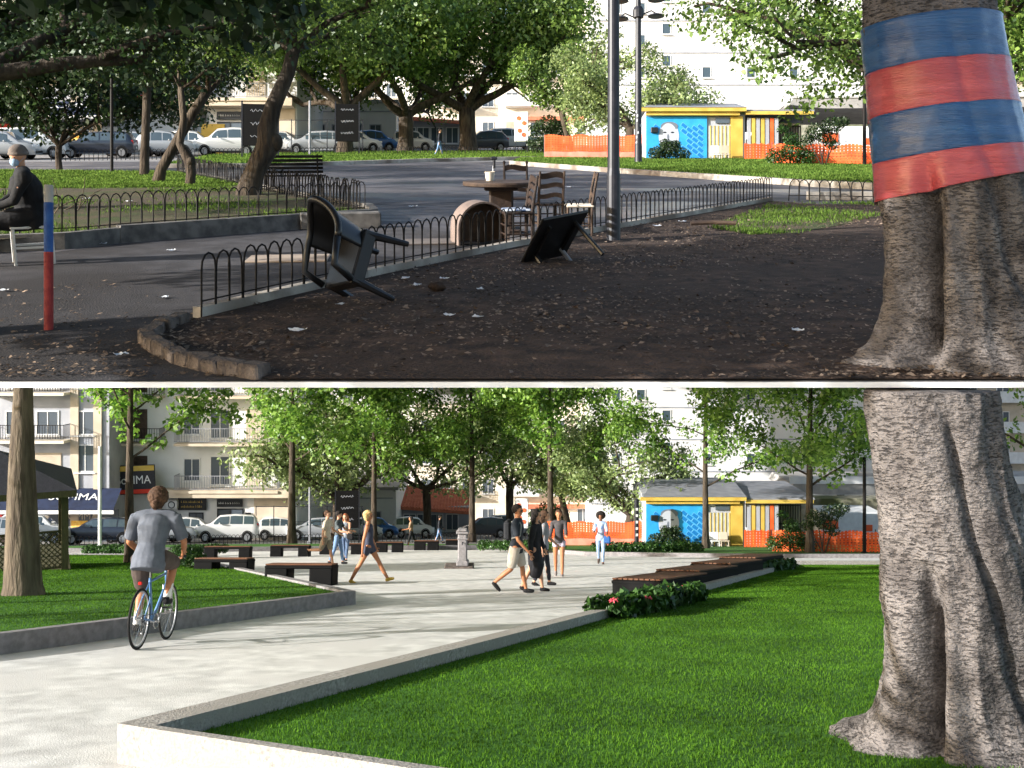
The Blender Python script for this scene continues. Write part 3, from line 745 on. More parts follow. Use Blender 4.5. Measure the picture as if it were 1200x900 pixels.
def board(S, px, d, wpx, y0, y1, label):
    root = empty('notice_board', label, 'notice board'); put(root, S, X(px, d), d, .1, tilt=False)
    W = wpx*d/1200; z0, z1 = hh(y1, d), hh(y0, d); b = MB(); b.bbox((0, 0, (z0+z1)/2), (W, .06, z1-z0), .01); b.build('panel', M['benchblack'], root)
    f = MB(); 
    for e in (-1, 1): f.box((e*(W/2+.04), 0, z1/2), (.07, .08, z1+.3))
    f.build('post', M['darkmetal'], root)
    # worn chalk-like marks, unreadable at this size
    rng = random.Random(int(px)); c = MB()
    for k in range(3):
        zc = z1-.35-k*(z1-z0-.6)/2.4; pts = []
        for q in range(16): pts.append((-W*.28+W*.56*q/15, -.036, zc+.09*math.sin(q*1.9+k)*(1 if q % 3 else .3)))
        c.tube(pts, .012, 4)
    c.build('chalk_drawing', M['gwall'], root)
    return root

def kiosk(S):
    d = 49.0; w_ = WORDS[S]; cx = X(757, d)
    root = empty('kiosk', 'low yellow kiosk with a blue painted mural wall behind '+w_, 'kiosk'); put(root, S, cx, d, 0, tilt=False)
    g = lambda px: X(px, d)-cx
    wl = MB(); wl.box((g(757+58)+0, 2.6, 1.0), (g(873), 5.2, 2.9)); wl.build('wall', M['gwall'], root)
    mu = MB(); H0, H1 = .02, 2.18; W = g(828)
    mu.box((W/2, -.05, (H0+H1)/2), (W, .08, H1-H0)); m_ = mu.build('mural', M['blue'], root)
    # slanted brick courses painted deep blue with pale joints
    br = MB(); ln = MB()
    for i in range(-20, 36):
        for j in range(-16, 24):
            u, v = i*.33+(j % 2)*.165, j*.215
            a = R(-38); pts = []
            for p, q in ((0, 0), (.29, 0), (.29, .16), (0, .16)):
                X_, Z_ = 1.2+(u+p)*math.cos(a)-(v+q)*math.sin(a)-.6, 1.2+(u+p)*math.sin(a)+(v+q)*math.cos(a); pts.append((X_, Z_))
            if all(.08 < x_ < W-.08 and .1 < z_ < 1.92 for x_, z_ in pts) and (pts[0][0]-.98)**2+(pts[0][1]-1.15)**2 > .50:
                ln.add([(x_+(x_-sum(p_[0] for p_ in pts)/4)*.12, -.094, z_+(z_-sum(p_[1] for p_ in pts)/4)*.16) for x_, z_ in pts], [(0,1,2,3)])
                br.add([(x_, -.098, z_) for x_, z_ in pts], [(0,1,2,3)])
    n0 = len(ln.v); ln.v += br.v; ln.f += [tuple(i+n0 for i in f_) for f_ in br.f]; ln.m += [1]*len(br.f)
    ln.build('painted_pattern', [mat('mural_pale_'+S, rgb(120,196,236), rough=.6), M['bluedark']], m_)
    # painted anonymous face: grey oval with dark hair line, eyes and beard
    f = MB()
    def oval(cx_, cz, a, b, y, mi):
        cx_, cz, a, b = 1.08+(cx_-1.0)*1.22, 1.12+(cz-1.15)*1.22, a*1.22, b*1.22
        f.add([(cx_+a*math.cos(t*math.pi/12), y, cz+b*math.sin(t*math.pi/12)) for t in range(24)], [tuple(range(24))], mi)
    oval(1.0, 1.22, .40, .58, -.102, 0); oval(1.02, 1.62, .34, .18, -.105, 1); oval(.98, 1.28, .33, .46, -.108, 0); oval(1.0, .86, .30, .22, -.111, 1)
    oval(.84, 1.38, .07, .03, -.113, 2); oval(1.14, 1.38, .07, .03, -.113, 2); oval(.97, 1.2, .04, .12, -.113, 1); oval(.99, 1.0, .12, .03, -.116, 2)
    f.build('painted_face', [mat('face_grey_'+S, rgb(186,190,198), rough=.7), mat('face_mid_'+S, rgb(110,118,130), rough=.7), mat('face_dark_'+S, rgb(40,44,54), rough=.7)], m_)
    bx = MB(); bx.bbox((.38, -.16, 1.5), (.34, .14, .26), .02); bx.build('meter_box', M['black'], root)
    dr = MB(); x0, x1 = g(830), g(857); dr.box(((x0+x1)/2, -.03, .88), (x1-x0, .05, 1.72)); do = dr.build('door', mat('door_grey_'+S, rgb(186,188,182), rgb(168,170,164), 3), root)
    st = MB()
    for k in range(6): st.box((x0+.1+k*(x1-x0-.2)/5, -.065, .88), (.04, .02, 1.7))
    st.build('stripe', M['yellow'], do)
    wi = MB(); wi.box(((x0+x1)/2+.12, -.05, 1.98), ((x1-x0)*.6, .05, .26)); wi.build('window', M['glass'], root)
    pi = MB(); pi.box((g(863), -.04, 1.08), (g(871)-g(857), .12, 2.2)); pi.build('pillar', M['yellow'], root)
    for k in range(7):
        xx = g(876)+k*.22; s_ = MB(); s_.box((xx+.06, -.02, 1.05), (.17, .06, 2.1)); s_.build('wall_board', M['yellow' if k % 2 else 'gwall'] if k != 5 else M['orange'], root)
    gt = MB(); x0, x1 = g(906), g(945)
    for k in range(14): gt.box((x0+(x1-x0)*k/13, 1.0, 1.0), (.05, .05, 1.9))
    for z in (.1, 1.0, 1.9): gt.box(((x0+x1)/2, 1.0, z), (x1-x0, .05, .06))
    gt.build('gate', M['oldwood'], root)
    sw = MB(); sw.box(((x0+x1)/2, 3.5, 1.0), (x1-x0, 4.6, 2.2)); sw.build('side_wall', M['beige'], root)
    fa = MB(); fa.box((g(811), -.35, 2.44), (g(868)+.5, .10, .17)); fa.box((g(811), -.20, 2.27), (g(866), .16, .16)); fa.build('fascia', M['yellow'], root)
    f2 = MB(); f2.box((g(912), -.25, 2.30), (g(955)-g(876), .10, .16)); f2.build('side_fascia', M['yellow'], root)
    f3 = MB(); f3.box((g(912), 2.4, 2.42), (g(956)-g(874.5), 5.3, .10)); f3.build('flat_roof', M['roofgrey'], root)
    ro = MB(); x0, x1 = g(752), g(873); RB = 3.45 if S == 'U' else 2.7
    ro.add([(x0, -.42, 2.54), (x1, -.42, 2.54), (x1+.2, 3.0, RB), (x0+.9, 3.0, RB), (x1+.2, 6, 2.5), (x0+.4, 6, 2.5)], [(0,1,2,3),(3,2,4,5),(0,3,5),(1,4,2),(0,5,4,1)])
    ro.build('roof', M['roofgrey'], root)
    # two pale crates / chairs leaning at its door
    for k, (px, m1) in enumerate(((838, 'white'), (849, 'beige'))):
        c = MB(); c.bbox((0, 0, .25), (.42, .4, .05), .01)
        for a in (-.17, .17):
            for b in (-.16, .16): c.tube([(a, b, 0), (a, b, .25)], .02, 5)
        c2 = empty('garden_chair', ('small white' if k == 0 else 'small beige')+' plastic chair by the kiosk door behind '+w_, 'chair'); put(c2, S, X(px, 48.3), 48.3, 0, tilt=True, lift=.13)
        c.build('seat', M[m1], c2); b_ = MB(); b_.bbox((0, .19, .48), (.42, .04, .36), .015); b_.build('backrest', M[m1], c2)

def site(S):
    w_ = WORDS[S]; bh = ' behind '+w_; side = {'U': 'old square', 'L': 'new plaza'}[S]
    # ---- shops, left
    r, cx = block(S, -90, 128, 63, 15, 'gwall', 'grey apartment block over a dark blue shop awning'+bh)
    g = lambda px, d=63: X(px, d)-cx
    shutter(r, g(56), hh(90, 63), 1.7, 1.3, 'beige'); shutter(r, g(20), hh(90, 63), 1.7, 1.3, 'beige'); window(r, g(-20), hh(90, 63), 1.5, 1.4); window(r, g(100), hh(84, 63), 1.2, 1.7)
    for f_ in range(3):
        for q in (56, 20, -20, 98): window(r, g(q), 7.3+f_*2.9, 1.4, 1.5, pane='glass')
        balcony(r, g(36), 6.3+f_*2.9, 5.0)
    for q in (88, 115): c = MB(); c.box((g(q), -.06, 8), (.5, .12, 15)); c.build('pilaster', M['beige'], r)
    a = MB(); z1, z0 = hh(119, 63), hh(143, 63)
    x0, x1 = g(-40), g(143)
    a.add([(x0, -.05, z1), (x1, -.05, z1), (x1, -1.3, z0+.25), (x0, -1.3, z0+.25), (x0, -1.3, z0), (x1, -1.3, z0)], [(0,1,2,3),(3,2,5,4)])
    aw = a.build('awning', mat('awning_blue_'+S, rgb(22,32,56), rgb(30,42,70), 3, .8), r)
    for e, t_ in ((g(92), 'SOMMA'),): text(t_, .66, M['white'], aw, (e, -.72, (z1+z0)/2+.2), (R(48), 0, 0), sx=1.3)
    v_ = MB(); v_.box(((x0+x1)/2, -1.33, z0+.02), (x1-x0, .03, .22)); v_.build('valance', M['white'], aw)
    sh = MB(); sh.box(((x0+x1)/2, -.05, 1.0), (x1-x0-.4, .06, 2.0)); so_ = sh.build('shop_front', M['glass'], r)
    text('SOMMA', .6, M['beige'], so_, (g(95), -.10, 1.55)); 
    yl = MB(); yl.box((g(97), -.12, .9), (1.3, .03, .8)); yl.build('poster', mat('poster_yellow_'+S, rgb(236,170,60), rgb(250,214,120), 6), so_)
    rd = MB(); rd.box((g(4), -.12, 1.1), (1.0, .03, 1.6)); rd.build('poster', mat('poster_red_'+S, rgb(168,40,40), rgb(196,60,50), 3), so_)
    # ---- second shop block
    r, cx = block(S, 128, 348, 66, 16, 'wwall', 'pale apartment block with small shops and a black sign panel'+bh)
    g = lambda px, d=66: X(px, d)-cx
    bm_ = MB(); bm_.box((g(262), -.5, hh(123, 66)), (g(346)-g(178), 1.0, .5)); bm_.build('ledge', M['beige'], r)
    br = MB(); br.box((g(322), -.04, hh(150, 66)), (g(346)-g(298), .08, 2.5)); br.build('lower_wall', M['beige'], r)
    s_ = MB(); zc = hh(106, 66); s_.bbox((g(163), -1.2, zc), (g(190)-g(137), .12, 1.85), .02, rot=rotm(-.04, 'Y')); sg = s_.build('shop_sign', M['darkmetal'], r)
    y_ = MB(); y_.box((g(163), -1.28, zc+.72), (2.8, .03, .32), rot=rotm(-.04, 'Y')); y_.build('top_strip', M['yellow'], sg)
    y_ = MB(); y_.box((g(163), -1.28, zc-.74), (2.8, .03, .26), rot=rotm(-.04, 'Y')); y_.build('bottom_strip', mat('sign_red_'+S, rgb(206,62,44)), sg)
    text('SoMMA', .74, M['white'], sg, (g(165), -1.285, zc-.02), (R(90), -.04, 0), sx=.92)
    for q, z_, wd in ((226, 137, 33), (270, 136, 30)):
        b_ = MB(); b_.bbox((g(q), -.14, hh(z_, 66)), (wd*66/1200, .1, .8 if q < 250 else .5), .01); o = b_.build('shop_sign', M['black'], r)
        mk = MB()
        rg = random.Random(q)
        for row in ((.13, -.17) if q < 250 else (0,)):
            xx = -.68
            while xx < .62:
                w__ = rg.uniform(.03, .07); hh_ = rg.uniform(.09, .15); mk.box((g(q)+xx, -.20, hh(z_, 66)+row+(hh_-.12)/2), (w__*.45, .012, hh_)); mk.box((g(q)+xx+w__*.6, -.20, hh(z_, 66)+row-.02), (w__*.8, .012, .03)); xx += w__+rg.choice((.04, .05, .10))
        mk.build('worn_lettering', M['yellow'] if q < 250 else M['white'], o)
    window(r, g(230), 1.05, .95, 1.5, pane='glass', frame='darkmetal', name='shop_window')
    if S == 'U':
        dr = MB(); dr.box((g(250), -.08, .95), (1.5, .06, 1.9)); dr.build('yellow_door', M['yellow'], r)
    window(r, g(270), 1.1, 1.7, 1.9, pane='glass', frame='black', name='shop_door')
    po = MB(); po.box((g(291), -.06, 1.3), (.36, .05, 1.0)); po.build('poster', M['black'], r)
    ac = MB(); ac.bbox((g(204), -.3, hh(137, 66)), (.7, .4, .55), .03); ao = ac.build('air_conditioner', M['white'], r)
    fn = MB(); fn.torus((g(204), -.52, hh(137, 66)), .2, .03, 16, 5, 'Y'); fn.build('fan_grille', M['darkmetal'], ao)
    for f_ in range(4):
        z = 3.35+f_*3.0
        balcony(r, g(270), z, g(330)-g(210), slabm='beige', m='roofgrey'); window(r, g(258), z+1.15, 1.3, 1.9, pane='glass'); shutter(r, g(300), z+1.15, 1.3, 1.9, 'beige'); window(r, g(225), z+1.2, 1.1, 1.5)
        if f_: balcony(r, g(163), z, 3.4, slabm='beige'); 
        shutter(r, g(160), z+1.15, 1.4, 1.9, 'oldwood')
    # ---- white low wall building
    r, cx = block(S, 342, 464, 76, hh(121, 76), 'wwall', 'long low white walled building'+bh, name='low_building')
    g = lambda px, d=76: X(px, d)-cx
    window(r, g(375), 1.5, .9, 1.0, pane='glass'); window(r, g(418), 1.6, .8, .9); bd = MB(); bd.box((g(402), -.03, 2.9), (7.4, .06, .08)); bd.build('trim', M['gwall'], r)
    for k in range(5): window(r, g(352+k*22), 1.2, .9, 1.5, pane='glass', frame='gwall')
    # ---- red roofed building
    r, cx = block(S, 452, 552, 80, 2.3, 'gwall', 'low building with a sloping red tiled roof'+bh, name='low_building', parapet=False)
    g = lambda px, d=80: X(px, d)-cx
    ro = MB(); x0, x1 = g(450), g(553); ro.add([(x0, -.7, 2.55), (x1, -.7, 2.0), (x1, 4, 2.9), (x0, 4, 3.4), (x0, -.7, 2.3), (x1, -.7, 1.8), (x1, 4, 2.5), (x0, 4, 3.0)], [(0,1,2,3),(7,6,5,4),(0,4,5,1),(1,5,6,2),(0,3,7,4)])
    for k in range(30): xx = x0+(x1-x0)*k/29; ro.tube([(xx, -.7, 2.57-.55*k/29), (xx, 4, 3.42-.5*k/29)], .06, 5)
    ro.build('roof', M['redroof'], r)
    for k, q in enumerate((464, 480, 496, 512, 530)): window(r, g(q), 1.1, 1.0, 1.3, pane='glass', frame='white')
    # ---- beige apartments
    r, cx = block(S, 486, 702, 104, 13, 'cream', 'cream apartment house with dark windows and balconies'+bh)
    g = lambda px, d=104: X(px, d)-cx
    for f_ in range(4):
        for q in (500, 522, 548, 572, 600, 628, 655, 683):
            if (q+f_) % 5 == 0: shutter(r, g(q), 1.6+f_*3.0, 1.2, 1.5, 'beige')
            else: window(r, g(q), 1.6+f_*3.0, 1.2, 1.5, pane='glass')
        for q in (536, 612, 668):
            if f_: balcony(r, g(q), .9+f_*3.0, 3.4, slabm='white', solid='white' if q == 612 else None)
    ba = MB(); ba.box((g(655), -.3, 2.6), (7, .6, .35)); ba.build('ledge', M['redroof'], r)
    # ---- tall white block
    r, cx = block(S, 690, 1062, 99, 30, 'wwall', 'tall plain white apartment block'+bh)
    g = lambda px, d=99: X(px, d)-cx
    for q in (722, 751, 781, 828, 880, 930, 985):
        for f_ in range(6):
            if q in (751, 781) or (f_+q) % 2: window(r, g(q)+.0, 4.0+f_*3.1+(1.1 if q == 781 else 0), .9, 1.1, pane='cglass', frame='wwall', bars=0)
    for f_ in range(7): t = MB(); t.box((0, -.04, 2.8+f_*3.1), (g(1060)*2, .07, .1)); t.build('string_course', M['gwall'], r)
    # ---- tall backdrop houses
    r, cx = block(S, -170, 240, 112, 24, 'cream', 'tall cream apartment tower beyond the shops on the street'+bh)
    for f_ in range(6):
        for k in range(12): window(r, -15+k*2.7, 5+f_*3.0, 1.2, 1.6)
    r, cx = block(S, 240, 500, 116, 22, 'wwall', 'white apartment block rising over the low white building'+bh)
    for f_ in range(6):
        for k in range(8): window(r, -8.6+k*2.45, 3+f_*3.0, 1.2, 1.6)
        balcony(r, -4, 2.0+f_*3.0, 5, slabm='white')
    r, cx = block(S, 1062, 1420, 102, 18, 'beige', 'beige apartment block to the side of the elevated road'+bh)
    for f_ in range(5):
        for k in range(8): window(r, -12+k*3.2, 2.2+f_*3.0, 1.3, 1.6)
        balcony(r, -6, 1.1+f_*3.0, 6, slabm='white', solid='white')
    # ---- elevated road and rough hillside wall under it
    d = 72; er = empty('elevated_road', 'pale concrete road deck raised on piers'+bh, 'flyover'); put(er, S, X(1180, d), d, 0, tilt=False)
    a = X(925, d)-X(1180, d); s_ = MB(); s_.prism([(a, 3.3), (a+2.5, 3.05), (20, 3.3), (20, 3.95), (a+.3, 3.8)], 0, 6); s_.build('deck', M['concrete'], er)
    p_ = MB(); p_.box(((a+20)/2, -.1, 4.1), (20-a, .15, .5)); p_.build('parapet', M['wwall'], er)
    for k in range(2): c = MB(); c.box((2+k*12, 3, .5), (1.0, 1.0, 5.4)); c.build('pier', M['concrete'], er)
    hb = empty('stone_wall', 'rough pale stone retaining wall under the elevated road'+bh, 'wall'); put(hb, S, X(1100, 84), 84, 0, tilt=False)
    c = MB(); c.box((0, .8, .5), (X(1300, 84)-X(900, 84), 1.6, 5)); c.build('masonry', mat('rubble_'+S, rgb(120,118,96), rgb(190,184,164), 1.6, .95, .8, 4, c3=rgb(86,96,60), s3=.3), hb)
    wb = empty('site_hut', 'white site hut with orange patches beside the netting'+bh, 'hut'); put(wb, S, X(998, 57), 57, 0, tilt=False)
    c = MB(); c.bbox((0, 1.2, 1.0), (3.4, 2.4, 1.5), .04); c.build('cabin', M['white'], wb); c = MB(); c.box((-1.2, -.02, 1.1), (.9, .04, .5)); c.box((.9, -.02, .9), (.5, .04, .35)); c.build('patch', M['orange'], wb)
    c = MB(); c.box((0, 1.2, .1), (3.2, 2.2, .5)); c.build('base', M['darkmetal'], wb)
    # ---- cars
    Y1 = R(11); gr = 'cars parked along the street'+bh
    def C(px, d, kind, col, yaw, lab): car(S, px, d, kind, col, yaw, lab+bh, gr)
    C(6, 53, 'hatch', 'silver', Y1, 'silver hatchback parked first from the man' if S == 'U' else 'silver hatchback beyond the gazebo')
    C(40, 55, 'suv', 'white', Y1, 'tall white car next to the dark blue estate')
    C(117, 56.5, 'wagon', 'navy', Y1+math.pi, 'dark blue estate car with silver wheels')
    C(160, 60, 'wagon', 'silver', Y1, 'silver estate showing its red tail lamps')
    C(196, 59.5, 'hatch', 'silver', Y1, 'silver hatchback before the small shops')
    C(226, 62, 'hatch', 'white', Y1, 'white hatchback parked nose to tail')
    C(266, 61, 'suv', 'white', Y1+math.pi, 'large white car in front of the shop door')
    C(330, 66, 'hatch', 'white', Y1, 'white hatchback before the low white building')
    C(372, 66, 'wagon', 'silver', Y1+math.pi, 'long silver estate before the low white wall')
    C(418, 69, 'hatch', 'white', Y1, 'white hatchback behind the black board')
    C(441, 71, 'small', 'blue', Y1, 'small bright blue car')
    C(484, 72, 'small', 'white', Y1*.6, 'small white car below the red tiled roof')
    C(567, 73, 'hatch', 'darkgrey', Y1+math.pi, 'dark grey hatchback')
    C(600, 78, 'suv', 'white', Y1, 'white car behind the poster stand')
    # ---- boards, netting, poster, poles
    board(S, 407, 60, 26, 122, 166, 'tall black notice board nearest the blue car'+bh)
    if S == 'U': board(S, 305, 52, 40, 122, 171, 'tall black notice board behind the twisted dark tree')
    net(S, 638, 762, 51, 50.5, 1.28, 'orange safety netting left of the blue mural kiosk'+bh, low=.45)
    net(S, 905, 1060, 42, 40.5, .95, 'orange safety netting right of the yellow kiosk'+bh)
    net(S, 872, 906, 47.6, 47.6, .9, 'short orange safety netting before the yellow kiosk boards'+bh)
    ps = empty('poster_stand', 'white poster stand with red round pictures'+bh, 'poster stand'); put(ps, S, X(611, 62), 62, -.1, tilt=False)
    z0, z1 = hh(166, 62), hh(131, 62); c = MB(); c.bbox((0, 0, (z0+z1)/2), (.85, .12, z1-z0), .03); c.build('panel', M['white'], ps)
    pm_ = mat('poster_print_'+S, rgb(206,70,52), rgb(226,130,70), 8)
    for k, (a, b) in enumerate(((-.15, .5), (.17, .2), (-.1, -.25), (.15, -.5))):
        c = MB(); c.lathe([(.13, 0), (.13, .01)], 14, (a, -.075, (z0+z1)/2+b), rot=rotm(R(90), 'X')); c.build('printed_picture', pm_, ps)
    c = MB(); c.box((-.35, 0, z0/2-.1), (.06, .06, z0+.3)); c.box((.35, 0, z0/2-.1), (.06, .06, z0+.3)); c.build('leg', M['darkmetal'], ps)
    def pole(px, d, top, r_, m, lab, nm='pole'):
        o = MB(); o.tube([(0, 0, -.2), (0, 0, .15), (0, 0, .16), (0, 0, hh(top, d))], [r_*1.8, r_*1.8, r_, r_*.9], 10); p = o.build(nm, M[m], smooth=False); put(p, S, X(px, d), d, 0, tilt=False); tag(p, lab, 'pole')
    pole(1013, 40, 83, .07, 'blackiron', 'thin dark pole beside the old fig trunk'+bh)
    pole(363, 58, 118, .07, 'roofgrey', 'slim light grey pole before the silver estate'+bh)
    pole(117, 50, 70, .085, 'white', 'thick white pole before the blue awning'+bh) if S == 'L' else None
    # iron railing along the street
    hoops(S, [(X(60, 50.5), 50.5), (X(300, 56), 56), (X(440, 60), 60), (X(640, 60), 60)], .22, .55, 'long low iron railing along the parked cars'+bh, 'railing', n=4, r=.014, double=False)
    fp = empty('mesh_fence', 'tall thin wire fence before the low white building'+bh, 'fence'); put(fp, S, X(300, 64), 64, 0, tilt=False)
    c = MB(); Wd = X(425, 64)-X(300, 64)
    for k in range(7): c.tube([(Wd*k/6, 0, -.2), (Wd*k/6, 0, 2.2)], .03, 5)
    c.tube([(0, 0, 2.15), (Wd, 0, 2.15)], .025, 5); c.tube([(0, 0, 1.2), (Wd, 0, 1.2)], .015, 5); c.build('frame', M['darkmetal'], fp)
    # ---- trees and bushes that stand in both
    if S == 'U':
        forktree(S, X(405, 63), 63, 'broad old fig tree leftmost of the three, beside the black board', r=.48, fork=3.0, cb=2.5, seed=11, n=26000, leaf=.27, blob=2.0, ln=4.2, group='old fig trees in the far lawn strip', el=.6, extra=[(0, 0, 8.5, 2.4), (-2.5, 0, 9, 2.4), (2, 0, 10.5, 2.5), (-1, 1, 11.5, 2.5)])
        forktree(S, X(475, 67), 67, 'broad old fig tree in the middle of the row, before the red roof', r=.52, fork=2.6, cb=2.5, seed=12, n=32000, leaf=.27, blob=2.1, ln=4.4, group='old fig trees in the far lawn strip', el=.6, extra=[(0, 0, 8.5, 2.6), (-3, 0, 9, 2.4), (3, 0, 10.5, 2.5), (0, 0, 12, 2.6)])
        forktree(S, X(548, 68), 68, 'broad old fig tree rightmost of the three, beside the dark grey car', r=.58, fork=3.0, cb=2.5, seed=14, n=36000, leaf=.27, blob=2.2, ln=4.2, group='old fig trees in the far lawn strip', el=.5, extra=[(3, 0, 7.5, 2.4), (5, 0, 8.5, 2.2), (0, 0, 11, 2.8), (4, 0, 11.5, 2.6), (-2, 0, 10, 2.4), (6, 0, 6.2, 1.9), (6.6, 0, 10, 2.2)])
    else:
        forktree(S, X(398, 64), 64, 'old dark fig tree behind the black board'+bh, r=.5, fork=2.7, seed=11, n=12000, leaf=.27, lm='leaf_pale', blob=1.7, ln=3.2, el=.6)
        forktree(S, X(500, 72), 72, 'grey green tree before the red tiled roof'+bh, r=.3, fork=3.6, seed=13, n=11000, leaf=.27, lm='leaf_pale', blob=1.7, ln=3.6, el=.6)
        forktree(S, X(598, 74), 74, 'grey green tree before the cream apartments'+bh, r=.3, fork=3.8, seed=15, n=11000, leaf=.27, lm='leaf_pale', blob=1.7, ln=3.6, el=.6)
    forktree(S, X(672, 60), 60, 'slender tree with a dark leaning trunk before the netting'+bh, r=.2, fork=2.9, seed=21, n=6000 if S == 'U' else 5000, leaf=.2, lm='leaf_fig' if S == 'U' else 'leaf_pale', blob=1.0, ln=1.8, lean=(-.7, 0), depth=1)
    forktree(S, X(738, 54), 54, 'pale green tree with a thick trunk at the kiosk corner'+bh, r=.28, fork=1.7, seed=22, n=17000, leaf=.17, lm='leaf_pale', blob=.95, ln=2.3, el=.55, lean=(.1, 0), extra=[(2.3, 0, 3.2, .8), (3.0, 0, 4.0, .7), (-1.8, 0, 3.6, .9), (-.3, 0, 5.2, 1.0), (1.3, 0, 5.0, .9), (3.2, 0, 2.7, .5)])
    shrub(S, X(782, 47.8), 47.8, 'dark rounded bush growing before the painted face of the mural'+bh, [(-.5, 0, .35, .42), (.1, 0, .5, .5), (.7, 0, .3, .4), (-.1, 0, .8, .3), (.4, .1, .75, .3)], 3000, .09, 'leaf_dark', 5, lift=.1)
    shrub(S, X(930, 41), 41, 'dark green bush at the right end of the kiosk'+bh, [(-.7, 0, .4, .45), (0, 0, .6, .55), (.5, 0, .35, .45), (-.1, 0, 1.1, .35), (-.4, .1, 1.5, .25)], 3600, .08, 'leaf_hedge', 6, lift=.1)
    shrub(S, X(966, 39.5), 39.5, 'small dark tree like bush in front of the orange netting'+bh, [(-.3, 0, 1.4, .45), (.3, 0, 1.6, .45), (0, 0, 1.2, .35), (.7, 0, 1.75, .3), (-.6, .1, 1.1, .3), (.3, 0, .9, .3)], 2600, .08, 'leaf_dark', 7, lift=.1)
    shrub(S, X(642, 61), 61, 'dark tall bush behind the end of the netting'+bh, [(-.5, 0, .8, .8), (.4, 0, 1.0, .9), (0, 0, 1.8, .8), (.7, 0, 1.7, .6), (-.7, 0, 1.6, .5)], 4500, .13, 'leaf_dark', 8)
    kiosk(S)
site('U'); site('L')
